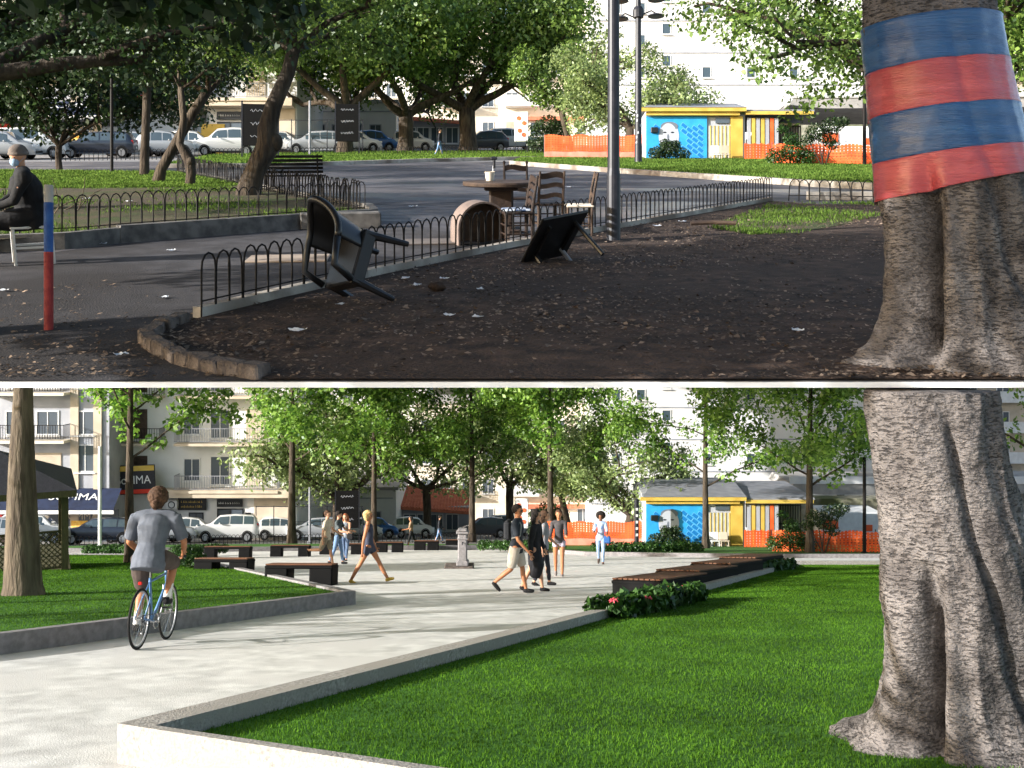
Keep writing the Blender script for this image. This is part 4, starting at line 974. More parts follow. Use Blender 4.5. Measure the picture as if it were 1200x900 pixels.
# ------------------------------------------------------------------ the old fig at the right edge, once on each site
def figtree(S):
    lab = {'U': 'massive grey fig trunk wrapped in blue and red plastic film beside the soil', 'L': 'massive grooved fig trunk without wrapping at the edge of the green lawn'}[S]
    root = empty('fig_tree', lab, 'tree'); FX, FY = (2.93, 6.90) if S == 'U' else (2.70, 6.33); put(root, S, FX, FY, 0, tilt=False)
    if S == 'L': root.scale = (.925, .925, 1)
    def cx(h): t = max(0, min(1, h/2.45)); return .22-.40*t+.03*t*t
    def rad(h):
        t = max(0, min(1.2, h/2.45)); return .60-.165*t+(.30*math.exp(-max(h, 0)/.16)*.95 if S == 'U' else .46*math.exp(-max(h-.06, 0)/.17))
    G = [  # grooves: height range, angle(h), width, depth
        (-.2, 1.35, lambda h: -math.pi/2-.72-.06*math.sin(h*4), .13, .30),
        (.1, 1.05, lambda h: -math.pi/2-.95+.12*h, .10, .07),
        (.2, 2.3, lambda h: -math.pi/2+.45-.26*h+.03*math.sin(h*7), .10, .09),
        (-.1, .9, lambda h: -math.pi/2-1.1+.18*h, .09, .05),
        (.9, 2.6, lambda h: -math.pi/2-.1-.05*h, .30, .025),
        (-.2, 2.6, lambda h: .3, .3, .1), (-.2, 2.6, lambda h: 1.7, .35, .12), (-.2, 2.6, lambda h: 2.9, .25, .1)]
    top = 2.33 if S == 'L' else 3.9
    def surf(a, h, off=0.0, smoothk=1.0):
        r = rad(h)
        for lo, hi, f, wd, dp in G:
            e = min(1, max(0, (h-lo)/.3))*min(1, max(0, (hi-h)/.35)); da = (a-f(h)+math.pi) % (2*math.pi)-math.pi
            r -= dp*e*math.exp(-(da/wd)**2)*smoothk
        # butt flare in separate roots
        fl = math.exp(-max(h, 0)/.22); r += .13*fl*max(0, math.sin(a*4+.6))**1.5
        p = Vector((math.cos(a)*r*1.0, math.sin(a)*r*(.84-.26*math.exp(-max(h, 0)/.35) if S == 'U' else .84), h))
        n1 = noise.noise(Vector((p.x*2.6, p.y*2.6, h*1.1)))*.05+(.5-abs(noise.noise(Vector((p.x*6, p.y*6, h*.9+4)))))*.055-.02+noise.noise(Vector((p.x*9, p.y*9, h*5)))*.018+noise.noise(Vector((p.x*24, p.y*24, h*24)))*.008
        r2 = 1+(n1*smoothk)/max(r, .1)
        return Vector((cx(h)+p.x*r2+off*math.cos(a), p.y*r2+off*math.sin(a), h))
    NA, NH = 300, 300; vs = []; fs = []; h0 = -.12
    for j in range(NH+1):
        h = h0+(top-h0)*j/NH
        for i in range(NA): vs.append(surf(2*math.pi*i/NA, h))
    for j in range(NH):
        for i in range(NA): k = (i+1) % NA; fs.append((j*NA+i, j*NA+k, (j+1)*NA+k, (j+1)*NA+i))
    fs.append(tuple(NH*NA+i for i in range(NA)))
    mb = MB(); mb.add(vs, fs); mb.build('trunk', M['fig'], root, smooth=True)
    if S == 'U':
        film = {}
        for key, c1, c2 in (('blue', rgb(24,68,114), rgb(34,84,134)), ('red', rgb(172,62,66), rgb(190,80,82))):
            m = mat('film_'+key, c1, c2, 3, .28, .7, 30, stretch=(.22, .22, 6), spec=.6, bdist=.02, detail=10)
            bb_ = m.node_tree.nodes['Principled BSDF']; bb_.inputs['Coat Weight'].default_value = .45; bb_.inputs['Coat Roughness'].default_value = .28
            film[key] = m
        # bands: lower and upper edge heights at the left and right side
        def hpx(py): return (420-py)/178.0
        edges = [(232, 196, 'red'), (187, 166, 'blue'), (133, 118, 'red'), (81, 66, 'blue'), (27, 14, None)]
        for (l0, r0, c), (l1, r1, _) in zip(edges, edges[1:]):
            vs = []; fs = []; NA2, NB = 160, 14
            for j in range(NB+1):
                for i in range(NA2):
                    a = 2*math.pi*i/NA2; s_ = .5+.5*math.cos(a); ext = -.02 if j in (0,) else 0
                    hb, ht = hpx(l0+(r0-l0)*s_), hpx(l1+(r1-l1)*s_); h = hb+(ht-hb)*j/NB
                    p = surf(a, h, .02+(.004 if j in (0, NB) else 0)+.004*math.sin(h*70+3*math.sin(a*3))*noise.noise(Vector((a*2, h*4, 3.3))), .35)
                    vs.append(p)
            for j in range(NB):
                for i in range(NA2): k = (i+1) % NA2; fs.append((j*NA2+i, j*NA2+k, (j+1)*NA2+k, (j+1)*NA2+i))
            b = MB(); b.add(vs, fs); o = b.build(c+'_band', film[c], root, smooth=True)
            sd = o.modifiers.new('thick', 'SOLIDIFY'); sd.thickness = .006; sd.offset = -1
        # limbs and crown above the picture
        rng = random.Random(3); mb = MB(); tips = []
        for k in range(5):
            a = k*1.26+.5; d = Vector((math.cos(a)*.5-.25, math.sin(a)*.4-.3, .9)); branch(mb, rng, Vector((cx(3.4), 0, 3.7)), d.normalized(), 1.7, .26, 2, tips, .10, .35, 3, .5, 9)
        mb.build('limb', M['fig'], root, smooth=True)
        leaves('crown', [(p.x, p.y, p.z+.3, .9) for p, l in tips if p.z > 3.9]+[(-1.5-k*.75, -.9-k*.45, 4.0-.1*k+(k%2)*.7, 1.0) for k in range(9)]+[(-2.2-k*.75, -.1-k*.4, 4.6+(k%2)*.6, 1.0) for k in range(8)]+[(-3-k*.9, -1.8-k*.5, 3.2+.5*k, 1.1) for k in range(6)]+[(-2-k*.9, -1.2-k*.5, 5.4+.2*k, 1.1) for k in range(6)], 42000, .19, M['leaf_dark'], root, 5)  # rows of extra leaf blobs reach sunward, added to shade the trunk
figtree('U'); figtree('L')

# ------------------------------------------------------------------ upper site: trees on the left
s_ = 21.5/1200
forktree(U, X(290, 21.8), 21.8, 'dark twisted leaning tree with a burl beside the slatted bench', r=.16, fork=3.2, seed=35, n=11000, leaf=.12, lm='leaf_fig', blob=.75, ln=1.7, el=.55, depth=2, limbs=5, cb=.55,
  path=[(0, 0, -.2), (.03, 0, .25), (.16, 0, .69), (.44, 0, 1.2), (.42, 0, 1.55), (.55, 0, 2.05), (.86, 0, 2.75), (1.0, 0, 3.3)], prad=[.34, .27, .22, .25, .21, .18, .15, .14], burl=(.60, -.05, 1.27, (.17, .15, .2)), extra=[(1.6, 0, 4.3, .8), (.6, 0, 4.6, .8), (2.4, 0, 4.6, .8)])
forktree(U, X(182, 27), 27, 'slim forked tree leaning right in the left bed', r=.13, fork=2.6, seed=33, n=12000, leaf=.13, lm='leaf_dark', blob=.85, ln=1.7, el=.6, limbs=4, cb=.2,
  path=[(0, 0, -.2), (.15, 0, .5), (.55, 0, 1.2), (1.0, 0, 2.0), (1.4, 0, 2.6)], prad=[.2, .14, .13, .13, .12], extra=[(0, 0, 3.6, 1.0), (-.8, 0, 3.3, .9), (.6, 0, 4.2, 1.0)])
forktree(U, X(171, 31), 31, 'straight dark trunk left of the slim leaning tree', r=.13, fork=3.6, seed=36, n=15000, leaf=.14, lm='leaf_dark', blob=1.0, ln=1.6, el=.4, limbs=5, base_flare=1.1)
forktree(U, X(221, 25.5), 25.5, 'short knotted slim tree just left of the twisted tree', r=.085, fork=2.6, seed=37, n=4000, leaf=.12, lm='leaf_fig', blob=.6, ln=1.4, el=.9, limbs=3, depth=1, cb=.9,
  path=[(0, 0, -.2), (.06, 0, .45), (.02, 0, .8), (-.22, 0, 1.2), (-.12, 0, 1.8), (-.2, 0, 2.6)], prad=[.14, .12, .15, .1, .09, .08], burl=(.05, -.03, .75, .14))
forktree(U, X(70, 37), 37, 'dark many stemmed bushy tree in front of the parked cars', r=.12, fork=1.0, seed=34, n=26000, leaf=.17, lm='leaf_dark', blob=1.05, ln=2.2, el=.8, limbs=8, depth=2, cb=.9, extra=[(-1.9, 0, 2.9, 1.0), (1.9, 0, 3.2, 1.0), (2.2, 0, 4.0, 1.0), (-2.4, 0, 3.9, 1.1), (0, 0, 3.8, 1.3), (2.8, 0, 3.4, .7), (0, 0, 5.0, 1.3)])
forktree(U, X(-35, 17.5), 17.5, 'large dark tree reaching over the left bed with long low limbs', r=.3, fork=2.6, seed=38, n=32000, leaf=.11, lm='leaf_dark', blob=.95, ln=2.6, el=.3, limbs=7, depth=2, extra=[(2, 0, 3.6, 1.0), (3.4, .5, 3.9, 1.1), (1.0, 0, 4.4, 1.2), (4.6, 1, 4.4, 1.0), (-1, 0, 4, 1.4), (-2, 0, 5, 1.4), (2, -1, 5.2, 1.3), (0, -1, 5.6, 1.5)])
forktree(U, -4.42, 7.7, 'unseen tree added at the near left border, its dense crown shaped to shade the square', r=.16, fork=2.75, seed=39, n=110000, leaf=.16, lm='leaf_dark', blob=.85, ln=1.9, el=.55, limbs=6, depth=2, extra=[(-1, 0, 4, 1.3), (0, 0, 4.6, 1.3), (-1, -1.5, 5, 1.3), (.3, -1.6, 4.4, 1.2), (-.6, .9, 4.6, 1.2), (-2.5, -1.5, 4, 1.4), (-2.5, -3, 4.4, 1.4), (-.5, -3, 4.5, 1.3), (1.5, -2.6, 4.8, 1.2), (-3.5, 0, 4.4, 1.4), (-1.5, -2.5, 3.6, 1.1), (-4, -2.5, 5, 1.4), (-2.5, -.4, 3.5, 1.1), (-4.5, -4, 4, 1.5), (-3, -5, 4.5, 1.5), (-5.5, -2, 4.4, 1.5), (-1.5, -4.5, 5, 1.4), (-5, 0, 3.6, 1.4), (-4, -3, 3.3, 1.2), (-3, -1.5, 2.8, 1.0), (-5, -4, 5.6, 1.4), (-3, -2, 5.8, 1.4), (-1, -.5, 5.8, 1.3), (-2, -3, 2.2, 1.1), (-3, -3.4, 2.6, 1.2), (-4.3, -4, 3.0, 1.3), (-3, -2.4, 2.3, 1.1), (-5.5, -4.6, 3.4, 1.3), (-2, -4.2, 2.5, 1.1), (-4.2, -2.6, 2.6, 1.1)])  # stands out of view; leaf blobs placed to keep sun off soil and path
forktree(U, X(1098, 25), 25, 'bright green fig with a drooping crown right of the lamp posts', r=.35, fork=2.2, seed=40, n=34000, leaf=.13, lm='leaf_fig', blob=.95, ln=2.5, el=.6, limbs=7, depth=2,
  extra=[(-3.4, 0, 4.6, 1.1), (-4.6, 0, 4.6, .9), (-4.2, 0, 3.4, .8), (-3.0, 0, 2.6, .9), (-2.2, 0, 2.9, 1.0), (-4.0, 0, 5.6, 1.0), (-2.0, 0, 4.2, 1.2), (-3.4, 0, 1.9, .45), (-1.2, 0, 3.0, .9), (1.5, 0, 3.2, 1.1), (2.4, 0, 4.4, 1.3), (-5.1, 0, 5.5, .7), (-4.9, 0, 3.9, .6)])

# ------------------------------------------------------------------ street furniture of the old square
def lamp(px, d, h, r, label, arms):
    root = empty('lamp_post', label, 'lamp post'); put(root, U, X(px, d), d, 0, tilt=False)
    o = MB(); o.lathe([(r*1.15, -.15), (r*1.15, .9), (r*1.02, .98), (r, 1.0), (r*.95, h*.6), (r*.8, h)], 16); o.build('pole', M['darkmetal'], root, smooth=False)
    st = MB(); rng = random.Random(4)
    for k in range(7):
        z = .9+k*.22+rng.uniform(0, .1); a = -math.pi/2+rng.uniform(-.9, .9); rr = r*1.03+.004
        q = [Vector((math.cos(a+s*.22)*rr, math.sin(a+s*.22)*rr, z+t)) for s, t in ((-1, 0), (1, .01), (1, .12), (-1, .10))]; st.add(q, [(0,1,2,3)])
    if h > 5 and arms: st.build('torn_sticker', M['gwall'], root)
    if arms:
        c = MB(); c.lathe([(r*1.6, h-.9), (r*1.7, h-.6), (r*1.2, h-.45)], 12); c.build('collar', M['darkmetal'], root)
        for s, zz in ((-1, 0), (1, .12), (-1, .75), (1, .8)):
            ln = .75
            m = MB(); pts = [Vector((0, 0, h-.9+zz)), Vector((s*.25, 0, h-.85+zz)), Vector((s*.55, 0, h-.72+zz)), Vector((s*ln, 0, h-.85+zz))] if zz < .5 else [Vector((0, 0, h-.9+zz)), Vector((s*.35, 0, h-.55+zz)), Vector((s*ln*.9, 0, h-.6+zz)), Vector((s*ln, 0, h-.8+zz))]
            m.tube(pts, .03, 8); ao = m.build('arm', M['darkmetal'], root, smooth=True)
            l = MB(); l.lathe([(.05, .10), (.10, .08), (.33, .0), (.35, -.05), (.30, -.07), (.28, -.07)], 18, (s*ln, 0, h-.92+zz)); l.build('lamp_head', M['darkmetal'], ao, smooth=False)
    return root
lamp(719, 14.3, 5.2, .085, 'tall plain black lamp post standing in the soil bed', False)
lamp(748, 43, 7.15, .14, 'tall far lamp post with curved twin arms at the lawn corner', True)
o = MB(); o.tube([(0, 0, -.2), (0, 0, 3.2)], .055, 8); put(o.build('pole', M['blackiron']), U, X(131, 33), 33, 0, tilt=False).name = 'signpost'; tag(bpy.data.objects['signpost'], 'thin dark post before the dark blue estate', 'pole')

# striped bollard
root = empty('striped_bollard', 'slim blue and red painted bollard beside the seated person', 'bollard'); bx, by = P(U, 57, 386); put(root, U, bx, by, 0, tilt=False)
for nm, z0, z1, m in (('red_section', -.05, .60, mat('bollard_red', rgb(128,34,34), rgb(160,54,50), 14, .6, .2, 40)), ('blue_section', .60, .985, mat('bollard_blue', rgb(28,70,132), rgb(48,92,156), 14, .6, .2, 40)), ('metal_top', .985, 1.12, M['kerb'])):
    c = MB(); c.lathe([(.034, z0), (.035, z0+.01), (.035, z1-.01), (.034, z1)], 20); c.build(nm, m, root, smooth=False)

hoops(U, [(x+.0, y) for x, y in fence_line], .178, .46, 'near row of low black iron hoops along the soil bed kerb', base=.07, wob=.008, r=.0085)
hoops(U, [(-6.4, 13.3), (-5.75, 13.6), (-5.3, 14.3), (-2.45, 17.15)], .17, .50, 'low iron hoop fence along the kerb of the left bed', base=.18, wob=.01)
hoops(U, [(-2.6, 17.5), (-4.2, 20.6), (-7.6, 27), (-10.9, 33.2)], .19, .50, 'rusty iron hoop fence on the far side of the left bed', base=.18, wob=.02, r=.011)
gx, gy = P(U, 905, 236); hx, hy = P(U, 1036, 239)
hoops(U, [(gx+.4, gy+.2), (hx+1.5, hy+.1)], .22, .42, 'broken iron railing at the far edge of the soil bed', name='railing', base=.05, wob=.015, r=.012, double=False)
c = MB(); c.bbox((0, 0, .12), (1.25, .3, .26), .02); o = c.build('concrete_block', M['kerb_dark']); a_, b_ = P(U, 398, 268); put(o, U, a_, b_+.1, R(14)); tag(o, 'heavy concrete block lying across the end of the left kerb', 'concrete block')
c = MB(); c.box((0, 0, 0), ((hx-gx)*.9, .2, .18)); o = c.build('stone_block', M['old_kerb']); put(o, U, (gx+hx)/2+.8, gy+.5, 0, lift=.09); tag(o, 'long worn kerb stone under the broken railing', 'kerb stone')
c = MB(); c.tube([(-.35, 0, .03), (0, .02, .05), (.35, 0, .04)], .035, 8); o = c.build('log', M['oldwood']); a_, b_ = P(U, 836, 268); put(o, U, a_, b_, -.1, lift=.05); tag(o, 'short piece of old timber lying on the soil', 'timber')

# park bench, seen from behind
root = empty('park_bench', 'dark green slatted park bench by the left hoop fence', 'bench'); put(root, U, X(343, 24.6), 24.6, R(8), lift=0.0)
for e in (-.62, .62):
    c = MB(); c.tube([(e, -.25, 0), (e, -.2, .42), (e, -.28, .95)], .022, 6); c.tube([(e, .25, 0), (e, .22, .42), (e, -.2, .42)], .022, 6); c.build('frame', M['blackiron'], root)
c = MB()
for k in range(5): c.bbox((0, -.14+k*.085, .44), (1.5, .065, .03), .008)
c.build('seat', M['benchblack'], root)
c = MB()
for k in range(5): c.bbox((0, -.215-.018*k, .54+k*.09), (1.5, .03, .065), .008)
c.build('backrest', M['benchblack'], root)

# round table, bucket, rod, arched board, chairs
tx, ty = P(U, 600, 281); root = empty('round_table', 'worn round wooden table on a thick pedestal beyond the hoop fence', 'table'); put(root, U, tx-.16, ty+.95, 0)
c = MB(); c.lathe([(.02, .70), (.54, .70), (.57, .715), (.575, .75), (.56, .77), (.02, .77)], 48); c.build('tabletop', M['oldwood'], root)
c = MB(); c.bbox((0, 0, .36), (.36, .36, .70), .03); c.bbox((0, 0, .03), (.6, .6, .08), .02); c.bbox((0, 0, .67), (.5, .5, .06), .02); c.build('pedestal', M['darkwood'], root)
TX, TY = tx-.16, ty+.95
def ontop(o, x, y, yaw=0): put(o, U, TX+x, TY+y-.77*math.sin(TH)*0, yaw, lift=0); o.location = (TX+x, TY+y-.775*math.sin(TH), gz(U, TY+y)+.775*math.cos(TH)+.0); return o
o = MB(); o.lathe([(.055, 0), (.075, .13), (.08, .135), (.07, .125), (.05, .01)], 20); ontop(tag(o.build('pot', M['cream']), 'small cream pot on the round table', 'pot'), -.17, .05)
o = MB(); o.tube([(0, 0, 0), (.0, 0, .18), (.012, 0, .30)], .014, 8); r_ = tag(o.build('standpipe', M['gwall']), 'pale upright rod with a tap head standing behind the pot', 'tap')
ontop(r_, -.12, .13); c = MB(); c.bbox((.01, 0, .33), (.10, .05, .05), .015); c.tube([(.012, 0, .18), (.012, 0, .30)], .022, 8); c.build('tap_head', M['darkmetal'], r_)
# leaning arched board
root = empty('arched_panel', 'pale curved plywood arch leaning beside the round table', 'panel'); ax_, ay_ = P(U, 566, 288); put(root, U, ax_-.05, ay_+.3, R(18))
c = MB(); n = 20; Ro, Ri, dpt = .36, .335, .42
vs = []; fs = []
prof = [(-Ro, 0)]+[(-Ro*math.cos(math.pi*k/n), .22+Ro*math.sin(math.pi*k/n)) for k in range(n+1)]+[(Ro, 0)]
prof2 = [(-Ri, 0)]+[(-Ri*math.cos(math.pi*k/n), .22+Ri*math.sin(math.pi*k/n)) for k in range(n+1)]+[(Ri, 0)]
N_ = len(prof)
for y in (-dpt/2, dpt/2):
    for p in prof: vs.append((p[0], y, p[1]))
    for p in prof2: vs.append((p[0], y, p[1]))
for k in range(N_-1):
    fs += [(k, k+1, 2*N_+k+1, 2*N_+k), (N_+k, 3*N_+k, 3*N_+k+1, N_+k+1), (k, N_+k, N_+k+1, k+1), (2*N_+k, 2*N_+k+1, 3*N_+k+1, 3*N_+k)]
c.add(vs, fs); c.build('curved_sheet', mat('plywood', rgb(132,116,108), rgb(112,98,90), 4, .7, .2, 30), root, smooth=False)
c = MB(); c.prism([p for p in prof2], .12, .15); c.build('inner_board', M['oldwood'], root)

def chair(label, x, y, yaw, seatm, framem, cushion=None, slats=3, turned=False, hback=.92, lift=0):
    root = empty('wooden_chair', label, 'chair'); put(root, U, x, y, yaw, lift=lift)
    s_ = MB(); s_.bbox((0, 0, .44), (.42, .40, .035), .01); s_.build('seat', M[seatm], root)
    for sx in (-.185, .185):
        c = MB(); c.tube([(sx, -.175, 0), (sx, -.175, .43)], [.018, .022], 8); c.build('leg', M[framem], root)
        c = MB(); c.tube([(sx, .175, 0), (sx, .175, .45), (sx, .21, .7), (sx, .25, hback)], [.018, .022, .02, .016], 8)
        if turned: c.ball((sx, .25, hback+.02), (.024, .024, .032), 10, 6)
        c.build('back_leg', M[framem], root)
    c = MB()
    for z in (.16, .28): c.tube([(-.185, -.175, z), (.185, -.175, z)], .011, 6); c.tube([(-.185, -.175, z), (-.185, .175, z)], .011, 6); c.tube([(.185, -.175, z), (.185, .175, z)], .011, 6)
    c.build('stretcher', M[framem], root)
    for k in range(slats):
        z = .56+k*(hback-.60)/max(1, slats-1)*.9; y0 = .185+(z-.45)*.13
        pts = [Vector((-.18+.36*t/8, y0, z+.012*math.sin(t*math.pi/8*2)+.02*math.sin(t*math.pi/8))) for t in range(9)]
        c = MB(); 
        for a, b in zip(pts, pts[1:]): c.box(((a+b)/2), ((b-a).length*1.02, .014, .065 if k < slats-1 else .085), rot=rotm(-math.atan2(b.z-a.z, b.x-a.x), 'Y'))
        c.build('back_slat', M[framem], root)
    if cushion:
        c = MB(); c.bbox((0, 0, .475), (.38, .36, .035), .016); o = c.build('cushion', cushion, root)
    return root
cushion_m = mat('blue_check_cloth', rgb(60,78,112), rgb(196,204,214), 16, .9, contrast=(.45, .55))
def PC(px, py): return P(U, px, py)
a_ = PC(590, 292); chair('dark carved chair with a blue and white cushion seen from its side', X(605, 13.6), 13.75, R(-78), 'darkwood', 'darkwood', cushion=cushion_m, slats=4, turned=False, hback=.93)
chair('dark carved chair with turned finials behind the round table', X(606, 16.6), 16.6, R(6), 'darkwood', 'darkwood', slats=2, turned=True, hback=.98)
chair('worn grey brown chair facing away right of the round table', X(641, 15.3), 15.3, R(-165), 'oldwood', 'oldwood', slats=3, hback=.93)
chair('light brown chair with a pale seat furthest right of the table', X(678, 15.0), 15.0, R(-88), 'cream', 'oldwood', slats=2, hback=.92)
# pale flat slab on the path
c = MB(); c.bbox((0, 0, .012), (.95, .62, .024), .006); o = c.build('board', mat('pale_board', rgb(168,152,136), rgb(150,134,120), 4, .8)); a_, b_ = P(U, 338, 304); put(o, U, a_, b_, R(6)); tag(o, 'pale flat board lying on the dark path', 'board')
c = MB(); c.bbox((0, 0, .012), (1.1, .62, .024), .006); o = c.build('board', mat('grey_board', rgb(112,104,98), rgb(98,90,86), 4, .8)); a_, b_ = P(U, 512, 284); put(o, U, a_, b_, R(12)); tag(o, 'grey brown flat board lying beyond the hoops', 'board')

# overturned plastic armchair: built upright, laid on its side
root = empty('plastic_chair', 'overturned black plastic armchair lying against the hoop fence', 'chair')
bm_ = M['black']
n = 24; vs = []; fs = []   # shell back wrapping round into the arms
for j in range(9):
    for i in range(n+1):
        a = math.pi*(1.0*i/n); z = .42+(.46-.20*abs(math.cos(a))**1.5)*j/8
        x, y = -.27*math.cos(a)*(1+.12*j/8), .06+.24*math.sin(a)*(1+.35*j/8); vs.append((x, y, z))
for j in range(8):
    for i in range(n): k = j*(n+1)+i; fs.append((k, k+1, k+n+2, k+n+1))
c = MB(); c.add(vs, fs); o = c.build('backrest', bm_, root, smooth=True); sd = o.modifiers.new('t', 'SOLIDIFY'); sd.thickness = .012
c = MB(); c.tube([vs[8*(n+1)+i] for i in range(n+1)]+[(.30, -.18, .64), (.28, -.24, .44)], .032, 10); c.tube([vs[8*(n+1)], (-.30, -.18, .64), (-.28, -.24, .44)], .032, 10); c.build('armrest', bm_, root, smooth=True)
c = MB(); c.bbox((0, -.01, .42), (.52, .50, .03), .014); c.bbox((0, -.25, .37), (.52, .03, .12), .01); c.bbox((.26, -.01, .37), (.03, .5, .12), .01); c.bbox((-.26, -.01, .37), (.03, .5, .12), .01); c.build('seat', bm_, root)
for sx in (-1, 1):
    for sy in (-1, 1): c = MB(); c.tube([(sx*.23, sy*.21-.01, .42), (sx*.285, sy*.265-.01, .0)], [.044, .026], 8); c.build('leg', bm_, root)
qx, qy = P(U, 418, 356)
root.rotation_mode = 'XYZ'
Rm = Matrix.Rotation(TH, 4, 'X') @ Matrix.Rotation(R(28), 4, 'Z') @ Matrix.Rotation(R(62), 4, 'X') @ Matrix.Rotation(R(28), 4, 'Y')
root.matrix_world = Matrix.Translation((qx+.22, qy+.30, gz(U, qy+.42)+.20)) @ Matrix.Scale(-1, 4, Vector((1, 0, 0))) @ Rm

# overturned small black table
root = empty('small_table', 'overturned black folding table tipped on its edge in the soil', 'table')
c = MB(); c.bbox((0, 0, .0), (.74, .70, .035), .012); c.build('tabletop', bm_, root)
for k, (sx, sy) in enumerate(((-.22, .2), (.22, .2), (-.22, -.2))):
    c = MB(); c.tube([(sx, sy, -.01), (sx*1.05, sy*1.1, -.56)], .026, 8); c.build('leg', bm_ if k else M['roofgrey'], root)
c = MB(); c.bbox((0, .2, -.035), (.5, .03, .05), .008); c.bbox((0, -.2, -.035), (.5, .03, .05), .008); c.build('apron', bm_, root)
qx, qy = P(U, 640, 312)
root.matrix_world = Matrix.Translation((qx+.10, qy+.25, gz(U, qy+.25)+.30)) @ Matrix.Rotation(TH, 4, 'X') @ Matrix.Rotation(R(-58), 4, 'Z') @ Matrix.Rotation(R(-50), 4, 'Y') @ Matrix.Rotation(R(8), 4, 'X')

# litter
rng = random.Random(8)
LIT = [(349, 392, 'on the soil nearest the stones'), (398, 361, 'under the overturned armchair'), (475, 330, 'just right of the overturned armchair'), (487, 338, 'crumpled beside a dark lump'), (527, 374, 'below the middle of the hoop fence'), (521, 330, 'right of the dark lump'), (563, 343, 'on the soil before the tipped table'), (667, 281, 'at the foot of the black lamp post'), (101, 244, 'in the left bed behind the hoops'), (152, 248, 'in the left bed below the tree'), (120, 287, 'by the dark end of the left kerb'), (4, 342, 'on the path below the seated person'), (201, 295, 'on the path before the left kerb'), (142, 418, 'among the leaves near the stones'), (191, 350, 'on the open path'), (484, 243, 'on the wet asphalt'), (770, 267, 'blue tinted by the hoop fence'), (800, 262, 'at the right end of the hoops'), (935, 392, 'on the soil before the fig trunk'), (560, 376, 'on the open soil'), (545, 218, 'beyond the leaning arch'), (668, 220, 'far out on the asphalt')]
for i, (px, py, wh) in enumerate(LIT):
    x, y = P(U, px, py); s = .045*(1.4 if i in (0, 2, 3) else 1)*max(1, y/11); n = 6
    mb = MB(); vs = []; ph = rng.random()*9
    for j in range(n+1):
        for k in range(n+1):
            u, v = (k/n-.5)*2, (j/n-.5)*1.3; vs.append((u*s, v*s, .012+s*.45*abs(noise.noise(Vector((u*1.5+ph, v*1.5, ph))))+.006*u*u))
    mb.add(vs, [(j*(n+1)+k, j*(n+1)+k+1, (j+1)*(n+1)+k+1, (j+1)*(n+1)+k) for j in range(n) for k in range(n)])
    o = mb.build('paper_scrap', M['paper'], smooth=False); inbed = (px > 60 and px < 300 and py < 260); isoil = i in (0, 1, 2, 3, 4, 5, 6, 7, 16, 17, 18, 19)
    put(o, U, x, y, rng.uniform(0, 6), lift=.175 if inbed else (.02 if isoil else .002)); tag(o, 'small crumpled white paper scrap '+wh, 'litter', 'paper scraps on the old square')
c = MB(); c.ball((0, 0, .03), (.09, .07, .05), 14, 9); o = c.build('clod', M['soil'], smooth=True)
for v in o.data.vertices: v.co += noise.noise_vector(v.co*22)*.02
x, y = P(U, 512, 342); put(o, U, x, y, 0, lift=.02); tag(o, 'dark earthy lump beside the crumpled papers', 'clod')
# fallen leaves, uncountable
def scatter(poly, n, s0, s1, m, lift, seed, label, near=1.6):
    rng = np.random.default_rng(seed); poly = np.array(poly); out = []; need = n; x0, y0 = poly.min(0); x1, y1 = poly.max(0)
    while need > 0:
        k = need*4; y = y0+(y1-y0)*rng.random(k)**near; x = x0+(x1-x0)*rng.random(k); ins = np.zeros(k, bool); j = len(poly)-1
        for i in range(len(poly)):
            xi, yi = poly[i]; xj, yj = poly[j]; ins ^= ((yi > y) != (yj > y)) & (x < (xj-xi)*(y-yi)/((yj-yi) or 1e-9)+xi); j = i
        ins &= (np.sin(x*1.1+2*np.sin(y*.8))+np.sin(y*1.7-x*.5)+rng.normal(0, .9, k) > -.4)
        p = np.stack([x[ins], y[ins]], 1)[:need]; out.append(p); need -= len(p)
    p = np.concatenate(out); k = len(p); a = rng.random(k)*6.283; s = s0+(s1-s0)*rng.random(k)**2
    z = -E+K*p[:, 1]+lift+.004; ca, sa = np.cos(a)*s, np.sin(a)*s; V = np.zeros((k, 4, 3)); t = rng.normal(0, .35, (k, 4))*s[:, None]
    for q, (u, v) in enumerate(((-1, 0), (0, -.5), (1, 0), (0, .5))):
        V[:, q, 0] = p[:, 0]+u*ca-v*sa; V[:, q, 1] = p[:, 1]+u*sa+v*ca; V[:, q, 2] = z+.004+np.abs(t[:, q])+K*(u*sa+v*ca)
    return tag(quads_mesh('fallen_leaves', V, m), label, 'leaves', kind='stuff')
scatter(clipx(bed), 15000, .012, .032, M['leaf_dry'], .014, 3, 'dry brown leaves scattered over the dark soil bed')
scatter([(-3.7, 6.4), (-1.6, 6.4), (-1.9, 8.4), (-4.2, 10.5), (-5.2, 9.5)], 1500, .01, .028, M['leaf_dry'], .0, 4, 'dry leaves on the dark path beside the edging stones')
rng_ = np.random.default_rng(9)
